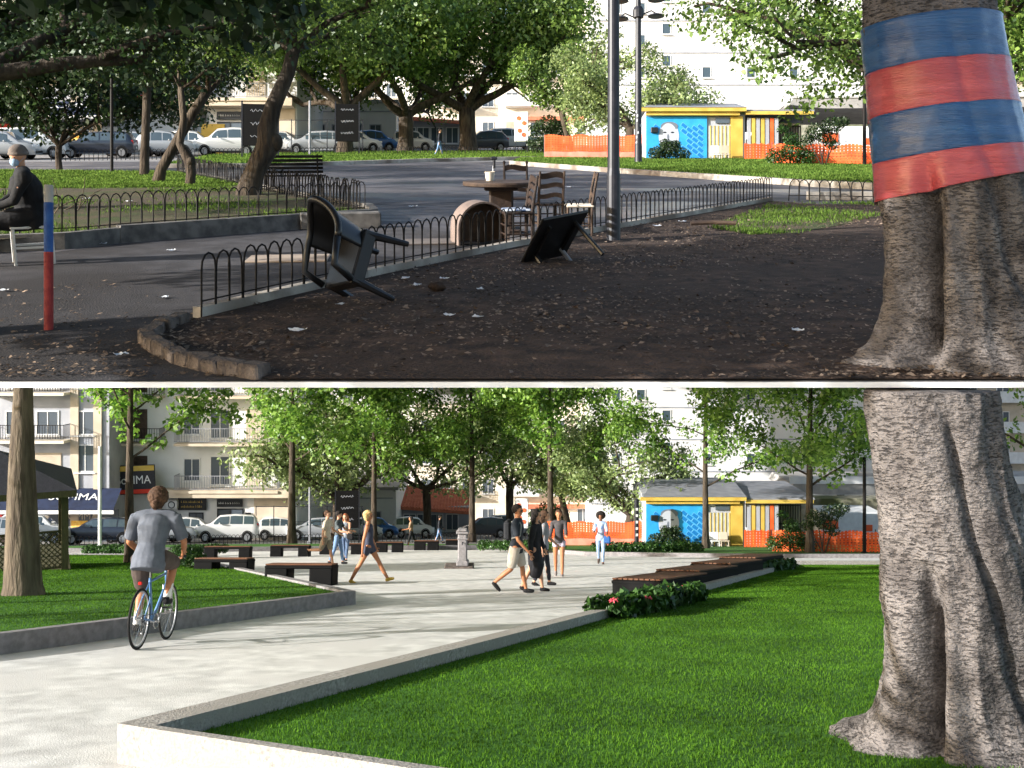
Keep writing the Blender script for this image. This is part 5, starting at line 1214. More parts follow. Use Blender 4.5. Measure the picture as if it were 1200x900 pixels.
# ------------------------------------------------------------------ lower site: young plaza trees
tg = 'young trees planted round the pale plaza'
tree(Lw, X(27, 17.7), 17.7, 'thick straight near trunk on the left lawn beside the gazebo', h=6.6, r=.35, first=4.5, crown_r=3.4, n=11000, leaf=.15, seed=41, limbs=9, bark='barkgrey')
tree(Lw, X(152, 30), 30, 'young open crowned tree directly behind the cyclist', h=9.5, r=.16, first=3.2, crown_r=3.4, n=11000, leaf=.17, seed=42, limbs=12, blob=.62, group=tg)
tree(Lw, X(342, 54), 54, 'young full crowned tree behind the two left benches', h=14, r=.24, first=4.4, crown_r=4.6, n=19000, leaf=.23, seed=43, limbs=14, blob=1.15, group=tg)
tree(Lw, X(438, 60), 60, 'young tree above the striding blonde walker', h=14.5, r=.2, first=4.0, crown_r=4.2, n=17000, leaf=.24, seed=44, limbs=14, blob=1.1, group=tg)
tree(Lw, X(553, 61), 61, 'young tree standing behind the drinking fountain', h=14.5, r=.22, first=4.0, crown_r=4.3, n=17000, leaf=.24, seed=45, limbs=14, blob=1.1, group=tg)
tree(Lw, X(645, 53), 53, 'young tree behind the walking couple', h=13, r=.2, first=3.8, crown_r=3.9, n=15000, leaf=.22, seed=46, limbs=13, blob=.95, group=tg)
tree(Lw, X(827, 46), 46, 'young tree in front of the blue mural kiosk door', h=11, r=.17, first=3.0, crown_r=3.7, n=12500, leaf=.18, seed=47, limbs=13, blob=.85, group=tg)
tree(Lw, X(949, 40.5), 40.5, 'young dense tree nearest the old fig trunk', h=11, r=.18, first=2.7, crown_r=3.6, n=19000, leaf=.18, seed=48, limbs=14, blob=.9, group=tg)
tree(Lw, X(1215, 30), 30, 'young tree right of the old fig trunk', h=9, r=.18, first=3.0, crown_r=3.6, n=15000, leaf=.15, seed=49, limbs=12, blob=.95, group=tg)
tree(Lw, -17.6, 9.2, 'plaza tree with a low wide crown beyond the left lawn', h=7.5, r=.2, first=2.6, crown_r=4.4, n=15000, leaf=.2, seed=50, limbs=13, blob=1.0, group=tg)
tree(Lw, -16.2, 12.4, 'plaza tree nearest the camera side beyond the left lawn', h=7.5, r=.2, first=2.8, crown_r=4.2, n=14000, leaf=.2, seed=51, limbs=13, blob=1.0, group=tg)

forktree(Lw, -6.1, 1.15, 'unseen low tree added beyond the near left border to shade the fig trunk', r=.16, fork=1.9, seed=61, n=34000, leaf=.16, lm='leaf_fig', blob=.8, ln=1.3, el=.7, depth=1, limbs=5, extra=[(0, 0, 2.6, 1.1), (.2, -.2, 3.6, 1.2), (-.4, 0, 4.4, 1.1), (.6, .4, 3.0, .9), (-.8, -.6, 3.4, 1.1), (0, 0, 5, 1.2), (.5, 1, 3.5, 1.1), (0, 1, 4.6, 1.2), (-.5, -1, 4.4, 1.2)])  # added outside the view; its crown blocks the sun from the lower fig

# ------------------------------------------------------------------ gazebo
gd = 26.0; root = empty('gazebo', 'wooden garden gazebo with a dark roof and lattice sides behind the near trunk', 'gazebo'); gx = X(2, gd); ga = R(25)
hp = lambda py, d=gd: E+(605-py)*d/1200
W_ = X(78, gd)-gx; FR = Vector((X(76, gd), gd)); of = Matrix.Rotation(ga, 2) @ Vector((W_, -1.7)); put(root, Lw, FR.x-of.x, FR.y-of.y, ga, tilt=False); root.location.z = gz(Lw, gd)+.0; ze = hp(575); zb = -.9
GW = mat('gazebo_wood', rgb(84,82,52), rgb(64,62,42), 6, .8, .3, 30, stretch=(6,6,1))
for sx, sy in ((1, -1), (-1, -1), (1, 1), (-1, 1)):
    c = MB(); c.bbox((sx*W_, sy*1.7, (ze+zb)/2), (.17, .17, ze-zb), .012); c.build('post', GW, root)
c = MB(); z = ze+.06
c.add([(-W_-.26, -2.1, z), (W_+.26, -2.1, z), (W_+.26, 2.1, z), (-W_-.26, 2.1, z), (0, 0, ze+.95)], [(0,1,4),(1,2,4),(2,3,4),(3,0,4),(3,2,1,0)]); c.build('roof', mat('gazebo_roof', rgb(26,27,32), rgb(38,38,44), 12, .8, .5, 30), root)
c = MB()
for sy in (-2.08, 2.08): c.box((0, sy, ze-.03), (2*W_+.52, .06, .16))
for sx in (-1, 1): c.box((sx*(W_+.24), 0, ze-.03), (.06, 4.1, .16))
c.build('eaves_board', GW, root)
def lattice(p0, p1, z0, z1, nm='lattice'):
    p0 = Vector(p0); p1 = Vector(p1); L_ = (p1-p0).length; H_ = z1-z0; t = (p1-p0).normalized(); c = MB(); s = .13
    k = -int(H_/s)-1
    while k*s < L_:
        for sg in (1, -1):
            a = k*s; pts = []
            # clip the diagonal to the panel
            u0, u1 = max(0, a), min(L_, a+H_)
            if u1-u0 > .03:
                q0, q1 = (u0, z0+(u0-a)), (u1, z0+(u1-a))
                if sg < 0: q0, q1 = (u0, z1-(u0-a)), (u1, z1-(u1-a))
                A, B = p0+t*q0[0]+Vector((0, 0, q0[1])), p0+t*q1[0]+Vector((0, 0, q1[1])); c.tube([A, B], .014, 4)
        k += 1
    for zz in (z0, z1): c.tube([p0+Vector((0, 0, zz)), p1+Vector((0, 0, zz))], .03, 4)
    c.build(nm, GW, root)
zl0, zl1 = hp(664), hp(622)
lattice((-W_, -1.7, 0), (W_, -1.7, 0), zl0, zl1); lattice((W_, -1.7, 0), (W_, 1.7, 0), zl0, zl1)
c = MB(); c.bbox((0, 0, zl0-.16), (2*W_+.3, 3.7, .16), .02); c.build('floor', GW, root)
c = MB(); c.bbox((0, .2, zl0+.45), (1.1, .6, .06), .01); c.bbox((0, .2, zl0+.2), (.1, .1, .5), .01); t_ = empty('garden_table', 'dark table standing inside the gazebo', 'table'); put(t_, Lw, root.location.x+.4, root.location.y+.1, 0, tilt=False); t_.location.z = root.location.z; c.build('tabletop', M['darkwood'], t_)

# ------------------------------------------------------------------ benches
def bench(px, py, wpx_or_len, hgt, dep, yaw, label, group, legs=2, xy=None, tilt=True, lift=0, legw=.5, length=None):
    root = empty('plaza_bench', label, 'bench', group); x, y = xy or P(Lw, px, py); put(root, Lw, x, y, yaw, tilt=tilt, lift=lift)
    Ln = length
    t = MB(); n = 9; th = .03
    for k in range(n): t.bbox((Ln/2, dep*(k+.5)/n, hgt-th/2), (Ln-.03, dep/n*.86, th), .006)
    t.build('seat', M['wood'], root)
    hgt -= .002
    c = MB(); c.bbox((Ln/2, dep/2, hgt-.07), (Ln, dep+.02, .075), .02); c.build('frame', M['benchblack'], root)
    if legs:
        for k in range(legs):
            c = MB(); xx = .0+legw/2 if k == 0 else Ln-legw/2; c.bbox((xx, dep/2, (hgt-th)/2-.03), (legw, dep*.98, hgt-th+.06), .03); c.build('leg', M['benchblack'], root)
    else:
        c = MB(); c.bbox((Ln/2, dep/2, (hgt-th)/2-.03), (Ln-.01, dep, hgt-th+.06), .03); c.build('base', M['benchblack'], root)
    return root
gb = 'black block benches with wooden tops on the plaza'
bench(309, 686, 0, .47, .60, R(-4), 'wooden topped bench on two black blocks nearest the lawn corner', gb, length=1.55, legw=.53)
bench(226, 676, 0, .47, .60, R(-5), 'second wooden topped bench on two black blocks, nearer the cyclist', gb, length=1.42, legw=.50)
for k, (p0, p1, py, lab) in enumerate(((238, 292, 654.5, 'far bench nearest the cyclist behind the second near bench'), (316, 362, 652.5, 'far bench in front of the full crowned tree'), (374, 424, 650, 'far bench behind the group of three'), (440, 472, 647.5, 'far bench just behind the small walker'), (485, 514, 645, 'far bench right of the small walker'), (522, 549, 643.5, 'far bench hidden partly by the fountain'))):
    d = 1860/(py-605); bench(0, 0, 0, .44, .5, R(3), lab, gb, xy=(X(p0, d), d), length=(p1-p0)*d/1200, legw=13.5*d/1200)
u = Vector((.455, 1)).normalized(); nrm = Vector((-u.y, u.x))
for k, lab in enumerate(('nearest of the four solid black benches by the flowers', 'second solid black bench from the flowers', 'third solid black bench along the lawn kerb', 'farthest of the four solid black benches')):
    s0 = 12.75+k*2.62; p = Vector((-2.35, 6.4))+u*s0+nrm*(1.27-.05*k)
    yaw = math.atan2(u.y, u.x)-.09
    root = bench(0, 0, 0, .42+.035*k, .95, yaw, lab, 'solid black benches in a row along the lawn kerb', legs=0, xy=(p.x+nrm.x*-.95, p.y+nrm.y*-.95), length=2.55)

# ------------------------------------------------------------------ drinking fountain
root = empty('drinking_fountain', 'small grey stone drinking fountain column on the plaza', 'fountain'); fx, fy = P(Lw, 539, 666); put(root, Lw, fx, fy, 0, tilt=False)
c = MB(); c.bbox((-.02, 0, .0), (.86, .62, .20), .02); c.build('plinth', M['stone'], root)
c = MB(); c.bbox((.08, 0, .17), (.36, .36, .16), .03); c.bbox((.08, 0, .62), (.27, .27, .86), .035); c.build('column', M['kerb_grey'], root)
c = MB(); c.bbox((.08, 0, 1.08), (.37, .37, .07), .02); c.bbox((.08, 0, 1.15), (.27, .27, .06), .02); c.bbox((.08, 0, .90), (.31, .31, .04), .01); c.build('cap', M['kerb_grey'], root)
c = MB(); c.tube([(.08, -.13, .80), (.08, -.22, .79), (.08, -.24, .74)], .018, 8); c.build('spout', M['darkmetal'], root)

# ------------------------------------------------------------------ hedges and flowering shrubs
hedge(Lw, [P(Lw, 700, 650.5), P(Lw, 815, 649.5)], .8, .42, 'low dark hedge on the far lawn right of the afro haired walker', 9000, lift=.1)
hedge(Lw, [P(Lw, 566, 647), P(Lw, 655, 648)], .7, .42, 'low hedge on the far lawn behind the couple', 7000, lift=.1)
hedge(Lw, [P(Lw, 104, 652), P(Lw, 150, 652)], .6, .36, 'low dark hedge behind the left lawn between gazebo and cyclist', 4000, lift=.1)
hedge(Lw, [P(Lw, 206, 653), P(Lw, 262, 651)], .6, .36, 'low dark hedge right of the cyclist behind the far bench', 4000, lift=.1)
hedge(Lw, [(-9.6, 29.5), (-8.35, 27.2)], .55, .42, 'dense dark hedge at the left lawn kerb beside the cyclist', 5000, lift=.15)
def flowers(pts, n, label, seed, sz=.11):
    root = empty('flowering_shrub', label, 'shrub'); x0, y0 = pts[0]; put(root, Lw, x0, y0, 0, tilt=False); z0 = gz(Lw, y0); rng = random.Random(seed)
    bl = []; fl = []; st = MB()
    for (ax, ay), (bx, by) in zip(pts, pts[1:]):
        m_ = max(2, int(math.hypot(bx-ax, by-ay)/.24))
        for i in range(m_+1):
            t = i/m_
            for q in (-.2, .12):
                px_, py_ = ax+(bx-ax)*t+q*.9+rng.uniform(-.05, .05), ay+(by-ay)*t-q*.4; r_ = .17*rng.uniform(.8, 1.2); zz = gz(Lw, py_)-z0+.13+.14
                bl.append((px_-x0, py_-y0, zz, r_)); st.tube([(px_-x0, py_-y0, zz-.3), (px_-x0+.02, py_-y0, zz)], .012, 5)
                if rng.random() < (.35 if seed == 3 else .1): fl.append((px_-x0+rng.uniform(-.1, .1), py_-y0-.1, zz+r_*.7))
    st.build('stem', M['bark'], root)
    leaves('foliage', bl, n, sz, M['leaf_hedge'], root, seed, shell=3, droop=.5)
    for f in fl:
        c = MB()
        for k in range(6): a = k*1.047+rng.random(); c.tube([f, (f[0]+.04*math.cos(a), f[1]+.04*math.sin(a), f[2]+.015), (f[0]+.075*math.cos(a), f[1]+.075*math.sin(a), f[2]-.01)], [.008, .02, .003], 4)
        c.build('flower', M['pink'], root)
flowers([P(Lw, 716, 724, .13), P(Lw, 766, 714, .13), P(Lw, 808, 704, .13)], 4800, 'broad leaved shrub with pink flowers before the nearest solid bench', 3, .13)
flowers([P(Lw, 888, 671, .13), P(Lw, 922, 667, .13)], 2600, 'broad leaved green shrub at the far end of the bench row', 4, .13)
o = MB(); o.tube([(0, 0, -.2), (0, 0, 2.35)], .11, 12); r_ = o.build('pole', M['darkmetal']); put(r_, Lw, X(746, 48), 48, 0, tilt=False); tag(r_, 'short dark pole with pale stickers left of the mural kiosk', 'pole')
c = MB()
for k in range(5): c.box((0, -.115, .7+k*.3), (.10, .01, .12))
c.build('torn_sticker', M['white'], r_)

# ------------------------------------------------------------------ bicycle
root = empty('bicycle', 'light blue bicycle ridden away along the left kerb', 'bicycle')
BD = 11.9; BX = X(161, BD); bikeroot = root
# bike space: +y forward, rear axle at (0,0), in the slope plane
WR = .345; WB = 1.02
fr_m = mat('frame_blue', rgb(86,124,168), rgb(96,134,178), 3, .35, spec=.6)
for yy in (0, WB):
    t = MB(); t.torus((0, yy, WR), WR-.013, .016, 56, 8, 'X'); to = t.build('wheel', M['tyre'], root, smooth=True)
    r_ = MB(); r_.torus((0, yy, WR), WR-.034, .010, 56, 6, 'X'); r_.build('rim', M['rim'], to, smooth=True)
    s_ = MB()
    for k in range(28):
        a = k*2*math.pi/28; off = .03 if k % 2 else -.03; s_.tube([(off, yy+.018*math.cos(a+1), WR+.018*math.sin(a+1)), (0, yy+(WR-.035)*math.cos(a), WR+(WR-.035)*math.sin(a))], .0016, 4)
    s_.tube([(-.05, yy, WR), (.05, yy, WR)], .018, 8); s_.build('spokes', M['chrome'], to)
bb = Vector((0, .43, .28)); st_ = Vector((0, .27, .80)); hd = Vector((0, .86, .82)); hdl = Vector((0, .90, .70)); ra = Vector((0, 0, WR)); fa = Vector((0, WB, WR))
c = MB(); c.tube([bb, st_], .016, 10); c.tube([st_-Vector((0, 0, .05)), hd], .016, 10); c.tube([bb, hdl], .019, 10); c.tube([hd+Vector((0, -.02, .05)), hdl], .02, 10)
for s in (-1, 1):
    c.tube([bb+Vector((s*.03, 0, 0)), ra+Vector((s*.055, 0, 0))], .010, 8); c.tube([st_-Vector((0, 0, .06)), Vector((s*.05, .18, .55)), ra+Vector((s*.055, 0, 0))], .009, 8)
c.build('frame', fr_m, root, smooth=True)
c = MB()
for s in (-1, 1): c.tube([hdl+Vector((s*.04, 0, -.02)), Vector((s*.05, .96, .55)), fa+Vector((s*.05, 0, 0))], [.014, .012, .009], 8)
c.build('fork', M['chrome'], root, smooth=True)
c = MB(); c.tube([st_, st_+Vector((0, -.03, .14))], .013, 8); c.build('seat_post', M['chrome'], root)
c = MB(); c.ball((0, .17, .965), (.085, .10, .035), 14, 8); c.ball((0, .30, .965), (.03, .13, .028), 12, 8); c.build('saddle', M['black'], root, smooth=True)
c = MB(); c.tube([(0, .85, .85), (0, .83, .99)], .013, 8); c.tube([(-.27, .70, 1.03), (-.2, .80, 1.02), (0, .84, 1.0), (.2, .80, 1.02), (.27, .70, 1.03)], .012, 8); c.build('handlebar', M['chrome'], root, smooth=True)
for s in (-1, 1): c = MB(); c.tube([(s*.24, .74, 1.028), (s*.285, .665, 1.035)], .018, 8); c.build('grip', M['black'], root)
c = MB(); c.torus(bb+Vector((.05, 0, 0)), .085, .006, 28, 5, 'X'); c.tube([bb+Vector((-.09, 0, 0)), bb+Vector((.09, 0, 0))], .018, 8)
PR = bb+Vector((.10, .05, .155)); PL = bb+Vector((-.10, -.05, -.155))
c.tube([bb+Vector((.08, 0, 0)), PR], .011, 6); c.tube([bb+Vector((-.08, 0, 0)), PL], .011, 6); c.build('crankset', M['chrome'], root)
for s, p in ((1, PR), (-1, PL)): c = MB(); c.bbox(p+Vector((s*.05, 0, 0)), (.09, .08, .022), .006); c.build('pedal', M['black'], root)
c = MB()
c.tube([bb+Vector((.05, 0, .085)), ra+Vector((.05, 0, .04))], .004, 4); c.tube([bb+Vector((.05, 0, -.085)), ra+Vector((.05, 0, -.04))], .004, 4); c.torus(ra+Vector((.045, 0, 0)), .04, .008, 20, 5, 'X'); c.build('chain', M['darkmetal'], root)
put(root, Lw, BX, BD, R(0))
# mudguard and reflector
c = MB(); c.bbox((0, -.05, .75), (.045, .02, .04), .006); c.build('reflector', M['redlamp'], root)

# ------------------------------------------------------------------ people
def remesh(mb, name, m, parent, voxel=.012, smooth=2, label=None):
    o = mb.build(name, m, None)
    r_ = o.modifiers.new('r', 'REMESH'); r_.mode = 'VOXEL'; r_.voxel_size = voxel
    s_ = o.modifiers.new('s', 'SMOOTH'); s_.factor = .5; s_.iterations = smooth
    me = bpy.data.meshes.new_from_object(o.evaluated_get(bpy.context.evaluated_depsgraph_get()))
    bpy.data.objects.remove(o); me.name = name
    me.polygons.foreach_set('use_smooth', [True]*len(me.polygons))
    o = bpy.data.objects.new(name, me); COL.objects.link(o)
    if parent is not None: o.parent = parent
    if label: o['label'] = label
    return o
def ik(a, b, l1, l2, pole):
    d = b-a; L_ = min(d.length, (l1+l2)*.999); d.normalize()
    x = (l1*l1-l2*l2+L_*L_)/(2*L_); h = math.sqrt(max(0, l1*l1-x*x)); n = (pole-d*pole.dot(d))
    n = n.normalized() if n.length > 1e-5 else d.orthogonal()
    return a+d*x+n*h, a+d*L_
def sph(mb, c, r, rot=None): mb.ball(c, r, 14, 9, rot=rot)
def limb(mb, pts, rs, n=12):
    mb.tube(pts, rs, n)
    for p, r_ in zip(pts, rs):
        q = r_ if not isinstance(r_, tuple) else min(r_)
        mb.ball(p, q, 10, 7)
CL = {}
def cm(key, c1, c2=None, rough=.85):
    if key not in CL: CL[key] = mat('cloth_'+key, c1, c2 or tuple(min(1, v*1.12) for v in c1[:3])+(1,), 9, rough, .35, 30, bdist=.01)
    return CL[key]
def person(S, x, y, yaw, H, label, skin='skin', build=1.0, legs=((20, 5), (-22, 18)), arms=((-18, 12, 8), (16, 20, 8)), lean=2, top=None, bottom=None, dress=None, hair=None, shoes=None, glasses=False, bag=None, strap=None, backpack=None, pelvis=None, foot=None, hand=None, tilt=False, head_yaw=0, head_pitch=0, voxel=.012, root_=None, cap=None, mask=None, socks=None, femme=False):
    """person facing local +x; leg angles (thigh forward, knee) in degrees for left (+y) and right (-y)"""
    root = root_ or empty('person', label, 'person')
    if root_ is None: put(root, S, x, y, yaw, tilt=tilt)
    sl = -SG[S]*0
    T_, Sh, UA, FA = .245*H, .245*H, .172*H, .150*H
    hw = .052*H; sw = (.098 if femme else .108)*H*build
    J = {}
    foots = []
    def legpts(hip, a, k):
        a = R(a); k = R(k); kn = hip+Vector((math.sin(a)*T_, 0, -math.cos(a)*T_)); an = kn+Vector((math.sin(a-k)*Sh, 0, -math.cos(a-k)*Sh)); return kn, an
    pz = pelvis or .53*H
    if pelvis is None:
        lo = min(legpts(Vector((0, 0, 0)), a, k)[1].z - (0.02*H if abs(a-k) < 12 else .03*H) for a, k in legs); pz = -lo+.018*H
    P0 = Vector((0, 0, pz)) if not isinstance(pelvis, Vector) else pelvis; 
    hips = [P0+Vector((0, hw, 0)), P0+Vector((0, -hw, 0))]
    ln = R(lean); up = Vector((math.sin(ln), 0, math.cos(ln)))
    W0 = P0+up*.09*H; Ch = P0+up*.20*H; Sd = P0+up*.285*H; Nk = P0+up*.325*H; Hd = P0+up*.405*H
    K_, A_ = [], []
    for i in range(2):
        if foot: kn, an = ik(hips[i], foot[i], T_, Sh, Vector((1, .12*(1 if i == 0 else -1), .4)))
        else: kn, an = legpts(hips[i], *legs[i])
        K_.append(kn); A_.append(an)
    shs = [Sd+Vector((0, sw, -.012*H)), Sd+Vector((0, -sw, -.012*H))]; EL, WRs = [], []
    for i in range(2):
        s = 1 if i == 0 else -1
        if hand and hand[i] is not None: e, w_ = ik(shs[i], hand[i], UA, FA, Vector((-.3, s*.6, -.8)))
        else:
            b, e_, c_ = arms[i]; b = R(b); e_ = R(e_); c_ = R(c_)
            dv = Vector((math.sin(b)*math.cos(c_), s*math.sin(c_), -math.cos(b)*math.cos(c_))); e = shs[i]+dv*UA
            dv2 = Vector((math.sin(b+e_)*math.cos(c_*.5), s*math.sin(c_*.3), -math.cos(b+e_)*math.cos(c_*.5))).normalized(); w_ = e+dv2*FA
        EL.append(e); WRs.append(w_)
    h = H/1.75; B_ = build
    mb = MB()
    # trunk
    cw = (.095, .085, .105) if femme else (.090, .098, .125)
    q_ = .92 if (top or dress) else 1.0
    mb.tube([P0-up*.05*h, P0, W0, Ch, Sd-up*.02*h, Sd+up*.03*h], [(.09*h*B_, .07*h*B_), (.118*h*B_, .088*h*B_), (cw[0]*1.15*h*B_*q_, .085*h*B_*q_), (cw[2]*h*B_*q_, .105*h*B_*q_), (.135*h*B_*q_, .085*h*B_*q_), (.07*h, .055*h)], 16)
    mb.tube([shs[0]+Vector((0, -.01, .0)), Sd+Vector((0, 0, .012*h)), shs[1]+Vector((0, .01, .0))], [.045*h, .06*h, .045*h], 12)
    mb.tube([Sd-up*.01, Nk, Hd-up*.02*h], [.062*h, .052*h, .052*h], 12)
    for i in range(2):
        limb(mb, [hips[i], hips[i].lerp(K_[i], .5), K_[i]], [.080*h*B_, .070*h*B_, .050*h])
        limb(mb, [K_[i], K_[i].lerp(A_[i], .35)+Vector((-.012, 0, 0)), A_[i]], [.050*h, .052*h, .034*h])
        limb(mb, [Sd.lerp(shs[i], .6), shs[i], shs[i].lerp(EL[i], .5), EL[i]], [.05*h, .050*h*B_, .043*h*B_, .036*h])
        limb(mb, [EL[i], EL[i].lerp(WRs[i], .4), WRs[i]], [.036*h, .036*h, .024*h])
        # hand: palm, four curled fingers and a thumb
        fd = (WRs[i]-EL[i]).normalized(); s = 1 if i == 0 else -1; side = Vector((1, 0, 0))-fd*fd.x
        side = side.normalized() if side.length > .2 else Vector((0, 0, 1)); nrm_ = fd.cross(side)*s
        pal = WRs[i]+fd*.05*h
        mb.tube([WRs[i], pal, WRs[i]+fd*.092*h], [(.022*h, .024*h), (.034*h, .02*h), (.034*h, .016*h)], 10)
        for q, (o_, l_) in enumerate(((-.027, .062), (-.009, .074), (.009, .070), (.027, .054))):
            b0 = WRs[i]+fd*.085*h+side*o_*h; b1 = b0+(fd*.8-nrm_*.45*s)*l_*.55*h; b2 = b1+(fd*.35-nrm_*.9*s)*l_*.5*h
            mb.tube([b0, b1, b2], [.0098*h, .009*h, .0075*h], 7)
        t0 = WRs[i]+fd*.03*h+side*.026*h; mb.tube([t0, t0+(fd*.5+side*.7)*.04*h, t0+(fd*.95+side*.55)*.07*h], [.012*h, .011*h, .008*h], 7)
        # foot
        if True:
            sd = (A_[i]-K_[i]).normalized(); pitch = 0 if foot else math.atan2(-sd.x, -sd.z)
            fdv = Vector((math.cos(pitch*.75), 0, math.sin(-pitch*.75) if pitch > 0 else math.sin(-pitch*.6)))
            if pitch > .05: fdv = Vector((math.cos(pitch*.9), 0, -math.sin(pitch*.9)))
            J['f%d' % i] = (A_[i].copy(), fdv)
            hl = A_[i]-fdv*.035*h-Vector((0, 0, .035*h)); mb.tube([hl, A_[i]+fdv*.05*h-Vector((0, 0, .035*h)), A_[i]+fdv*.145*h-Vector((0, 0, .043*h))], [.028*h, .034*h, .024*h], 10)
    # head
    hq = Matrix.Rotation(R(head_yaw), 3, 'Z') @ Matrix.Rotation(R(head_pitch), 3, 'Y')
    Hp = lambda x_, y_, z_: Hd+hq @ Vector((x_*h, y_*h, z_*h))
    mb.ball(Hp(.005, 0, .022), (.099*h, .084*h, .100*h), 20, 14, rot=hq); mb.ball(Hp(.025, 0, -.045), (.068*h, .058*h, .068*h), 16, 10, rot=hq)
    mb.tube([Hp(.093, 0, .02), Hp(.114, 0, -.022), Hp(.090, 0, -.030)], [.009*h, .014*h, .010*h], 8)
    for s in (-1, 1): mb.ball(Hp(0, s*.078, -.005), (.016*h, .010*h, .028*h), 8, 6, rot=hq)
    mb.ball(Hp(.088, 0, -.058), (.012*h, .024*h, .009*h), 8, 6, rot=hq)
    bo = remesh(mb, 'body', M[skin], root, voxel)
    # eyes, brows
    e = MB()
    for s in (-1, 1): e.ball(Hp(.087, s*.032, .008), (.012*h, .014*h, .008*h), 8, 6)
    if not glasses: e.build('eye', M['tyre'], root)
    if glasses:
        g_ = MB()
        for s in (-1, 1): g_.ball(Hp(.094, s*.034, .008), (.012*h, .028*h, .02*h), 10, 7, rot=hq); g_.tube([Hp(.09, s*.06, .012), Hp(0, s*.083, .012)], .004*h, 4)
        g_.tube([Hp(.10, -.02, .014), Hp(.10, .02, .014)], .004*h, 4); g_.build('sunglasses', M['black'], root)
    # hair
    if hair:
        style, hm = hair; hb = MB(); hb.ball(Hp(-.012, 0, .035), (.110*h, .097*h, .102*h), 20, 14, rot=hq)
        cut = Hp(.03, 0, 0)
        if style == 'afro': hb = MB(); hb.ball(Hp(-.03, 0, .05), (.15*h, .165*h, .14*h), 20, 14); 
        if style == 'long':
            for s in (-1, -.5, 0, .5, 1): hb.tube([Hp(-.05, s*.06, .03), Hp(-.075, s*.085, -.06), Hp(-.06, s*.095, -.17), Hp(-.045, s*.08, -.25)], [.045*h, .042*h, .036*h, .012*h], 8)
            for s in (-1, 1): hb.tube([Hp(-.02, s*.075, .03), Hp(-.02, s*.092, -.06), Hp(-.015, s*.092, -.15)], [.025*h, .024*h, .012*h], 8)
        if style == 'pony': hb.ball(Hp(-.02, 0, .03), (.125*h, .118*h, .12*h), 20, 12); hb.ball(Hp(-.05, 0, -.05), (.07*h, .085*h, .07*h), 14, 9); hb.ball(Hp(-.12, 0, -.07), (.045*h, .045*h, .045*h), 10, 8); hb.tube([Hp(-.09, 0, -.04), Hp(-.10, 0, -.10), Hp(-.085, 0, -.16)], [.045*h, .035*h, .01*h], 8)
        if style == 'bun': hb.ball(Hp(-.085, 0, .07), (.055*h, .055*h, .05*h), 10, 8)
        if style == 'bob':
            for s in (-1, -.6, -.2, .2, .6, 1): hb.tube([Hp(-.05, s*.06, .05), Hp(-.07+.05*abs(s), s*.10, -.03), Hp(-.05+.05*abs(s), s*.10, -.095)], [.05*h, .045*h, .03*h], 8)
        ho = remesh(hb, 'hair', hm, None, voxel, 1)
        # carve the face opening: drop faces in front of the hair line
        bm2 = bmesh.new(); bm2.from_mesh(ho.data); iq = hq.inverted(); dead = []
        for f in bm2.faces:
            v = iq @ (f.calc_center_median()-Hd)/h
            if v.x > .045 and v.z < .075 and abs(v.y) < (.075 if style != 'afro' else .085): dead.append(f)
            elif v.x > .02 and v.z < .045 and abs(v.y) < .10 and style in ('short', 'pony', 'bun'): dead.append(f)
            elif style in ('short',) and v.z < -.055: dead.append(f)
        bmesh.ops.delete(bm2, geom=dead, context='FACES'); bm2.to_mesh(ho.data); bm2.free()
        for v in ho.data.vertices: v.co += noise.noise_vector(v.co*40)*(.02 if style == 'afro' else .011)
        ho.parent = root
    if cap:
        c = MB(); c.ball(Hp(-.005, 0, .06), (.112*h, .095*h, .085*h), 20, 12, rot=hq); c.torus(Hp(-.002, 0, .03), .098*h, .018*h, 28, 8, 'Z'); remesh(c, 'beanie', cap, root, voxel, 2)
    if mask:
        c = MB(); c.ball(Hp(.075, 0, -.045), (.052*h, .056*h, .056*h), 14, 10, rot=hq); c.build('face_mask', mask, root, smooth=True)
        c = MB()
        for s in (-1, 1): c.tube([Hp(.08, s*.045, -.02), Hp(.0, s*.085, .0)], .003*h, 4); c.tube([Hp(.08, s*.045, -.07), Hp(.0, s*.085, -.01)], .003*h, 4)
        c.build('mask_loop', mask, root)
    # clothing
    if top:
        m_, sleeve, fit, hem = top; c = MB(); f = fit
        c.tube([P0-up*hem*h, P0+up*.0, W0, Ch, Sd-up*.02*h, Sd+up*.035*h], [(.142*h*B_*f, .116*h*B_*f), (.144*h*B_*f, .118*h*B_*f), ((cw[0]*1.17+.008)*h*B_*f, .098*h*B_*f), ((cw[2]+.012)*h*B_*f, .118*h*B_*f), (.150*h*B_, .100*h*B_), (.072*h, .062*h)], 18)
        if sleeve: c.tube([shs[0]+Vector((0, .0, -.0)), shs[0].lerp(Sd, .5)+up*.012*h, Sd+up*.018*h, shs[1].lerp(Sd, .5)+up*.012*h, shs[1]], [.062*h*B_, .068*h*B_, .066*h*B_, .068*h*B_, .062*h*B_], 12)
        if sleeve:
            for i in range(2):
                a, b, w_ = shs[i], EL[i], WRs[i]
                if sleeve <= 1: q = a.lerp(b, sleeve); c.tube([Sd.lerp(a, .5), a, q], [.06*h*B_, .062*h*B_*f, .054*h*B_*f], 12)
                else: q = b.lerp(w_, sleeve-1); limb(c, [Sd.lerp(a, .5), a, a.lerp(b, .5), b], [.06*h*B_, .060*h*B_*f, .053*h*f, .047*h*f]); c.tube([b, q], [.047*h*f, .036*h*f], 12)
        o = remesh(c, 'shirt', m_, root, voxel, 2)
        for v in o.data.vertices: v.co += noise.noise_vector(v.co*9)*.008
